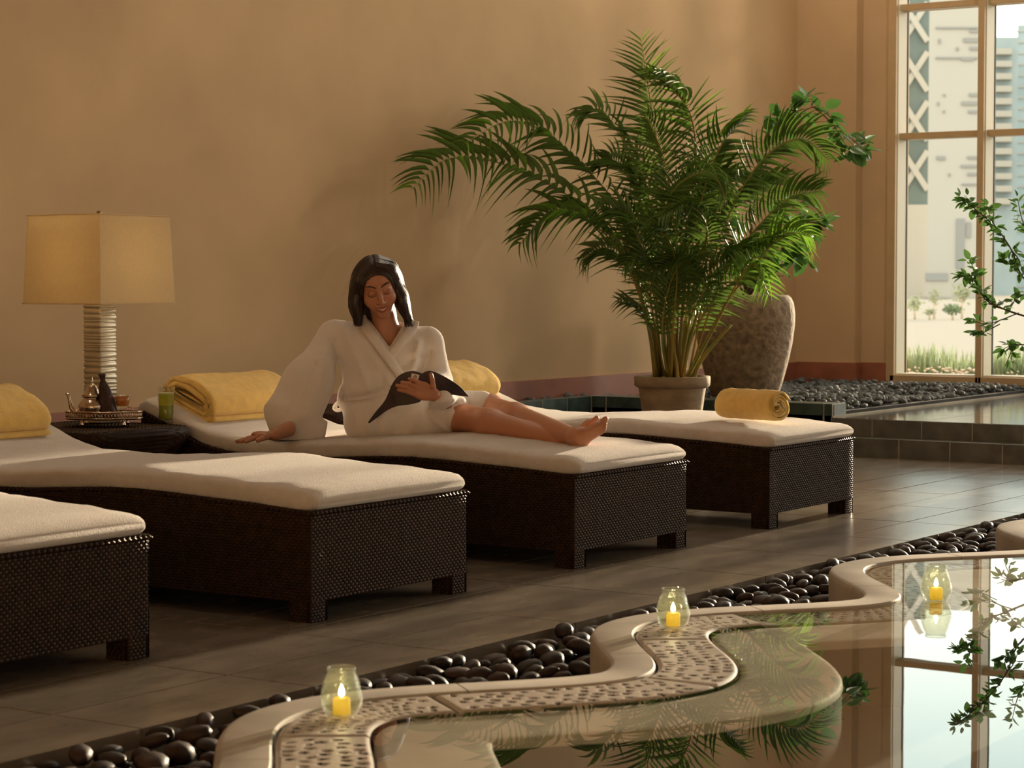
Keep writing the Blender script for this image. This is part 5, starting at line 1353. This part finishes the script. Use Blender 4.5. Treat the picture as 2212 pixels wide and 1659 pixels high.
# ---- magazine
def magazine():
    t = empty('magazine', tuple(J(900, 870, -.25))); tag(t, 'open dark covered magazine held by the woman over her lap', 'magazine')
    def sheet(top, bot, c_top, c_bot, name, th, m, push=0.):
        n = 22; A = catmull([J(x, y, c+push) for (x, y), c in zip(top, c_top)], n); B = catmull([J(x, y, c+push) for (x, y), c in zip(bot, c_bot)], n); b = MB(); F_ = []; K = []
        for p, q in zip(A, B): F_.append([p+(q-p)*f for f in np.linspace(0, 1, 8)]); K.append([p+(q-p)*f+DV*th for f in np.linspace(0, 1, 8)])
        b.grid(F_); b.grid([list(r)[::-1] for r in K]); 
        edge = F_[0]+[r[-1] for r in F_]+F_[-1][::-1]+[r[0] for r in F_][::-1]; ek = K[0]+[r[-1] for r in K]+K[-1][::-1]+[r[0] for r in K][::-1]
        b.rings([edge, ek], caps=False); o = part(name, b, MATS[m], None, True, autosm=50); parent_keep(o, t); return o
    lt = [(914,836),(912,806),(890,801),(865,809),(848,828),(832,864),(811,890),(795,912)]; lc = [-.245,-.235,-.225,-.215,-.21,-.20,-.19,-.18]
    lb_ = [(908,868),(906,869),(885,874),(866,876),(850,880),(834,888),(818,900),(797,915)]; lbc = [-.25,-.245,-.24,-.235,-.225,-.21,-.195,-.18]
    sheet(lt[1:], lb_[1:], lc[1:], lbc[1:], 'cover', .002, 'cover')
    sheet(lt[1:], lb_[1:], lc[1:], lbc[1:], 'pages', .006, 'paper', .004)
    rt = [(911.5,807),(919,803),(931,801),(954,810),(990,832),(1011,854)]; rc = [-.237,-.232,-.225,-.215,-.205,-.20]
    rb = [(905,869.5),(914,862),(925,854),(945,847),(978,853),(1013,857)]; rbc = [-.248,-.246,-.24,-.232,-.22,-.20]
    sheet(rt, rb, rc, rbc, 'cover', .002, 'cover'); sheet(rt, rb, rc, rbc, 'pages', .006, 'paper', .004)
    # white label panel with a round mark near the top of the left cover
    q = [J(889.5, 806.5, -.2300), J(906.5, 810, -.2395), J(903.5, 822, -.2450), J(887, 818, -.2360)]
    b = MB(); b.add([p-DV*.004 for p in q]+[p-DV*.0035 for p in q], [(3, 2, 1, 0), (4, 5, 6, 7), (0, 1, 5, 4), (1, 2, 6, 5), (2, 3, 7, 6), (3, 0, 4, 7)]); lab = part('label_panel', b, MATS['paper'], None, False); parent_keep(lab, t)
    c = sum(q)/4-DV*.0046; ex = nrm(q[1]-q[0]); ey = nrm(np.cross(ex, DV)); b = MB(); b.tube([c+(ex*math.cos(a)+ey*math.sin(a))*.0055 for a in np.linspace(0, 2*PI, 17)], .0014, 5); o = part('round_mark', b, MATS['ink'], None, True); parent_keep(o, t)
magazine()
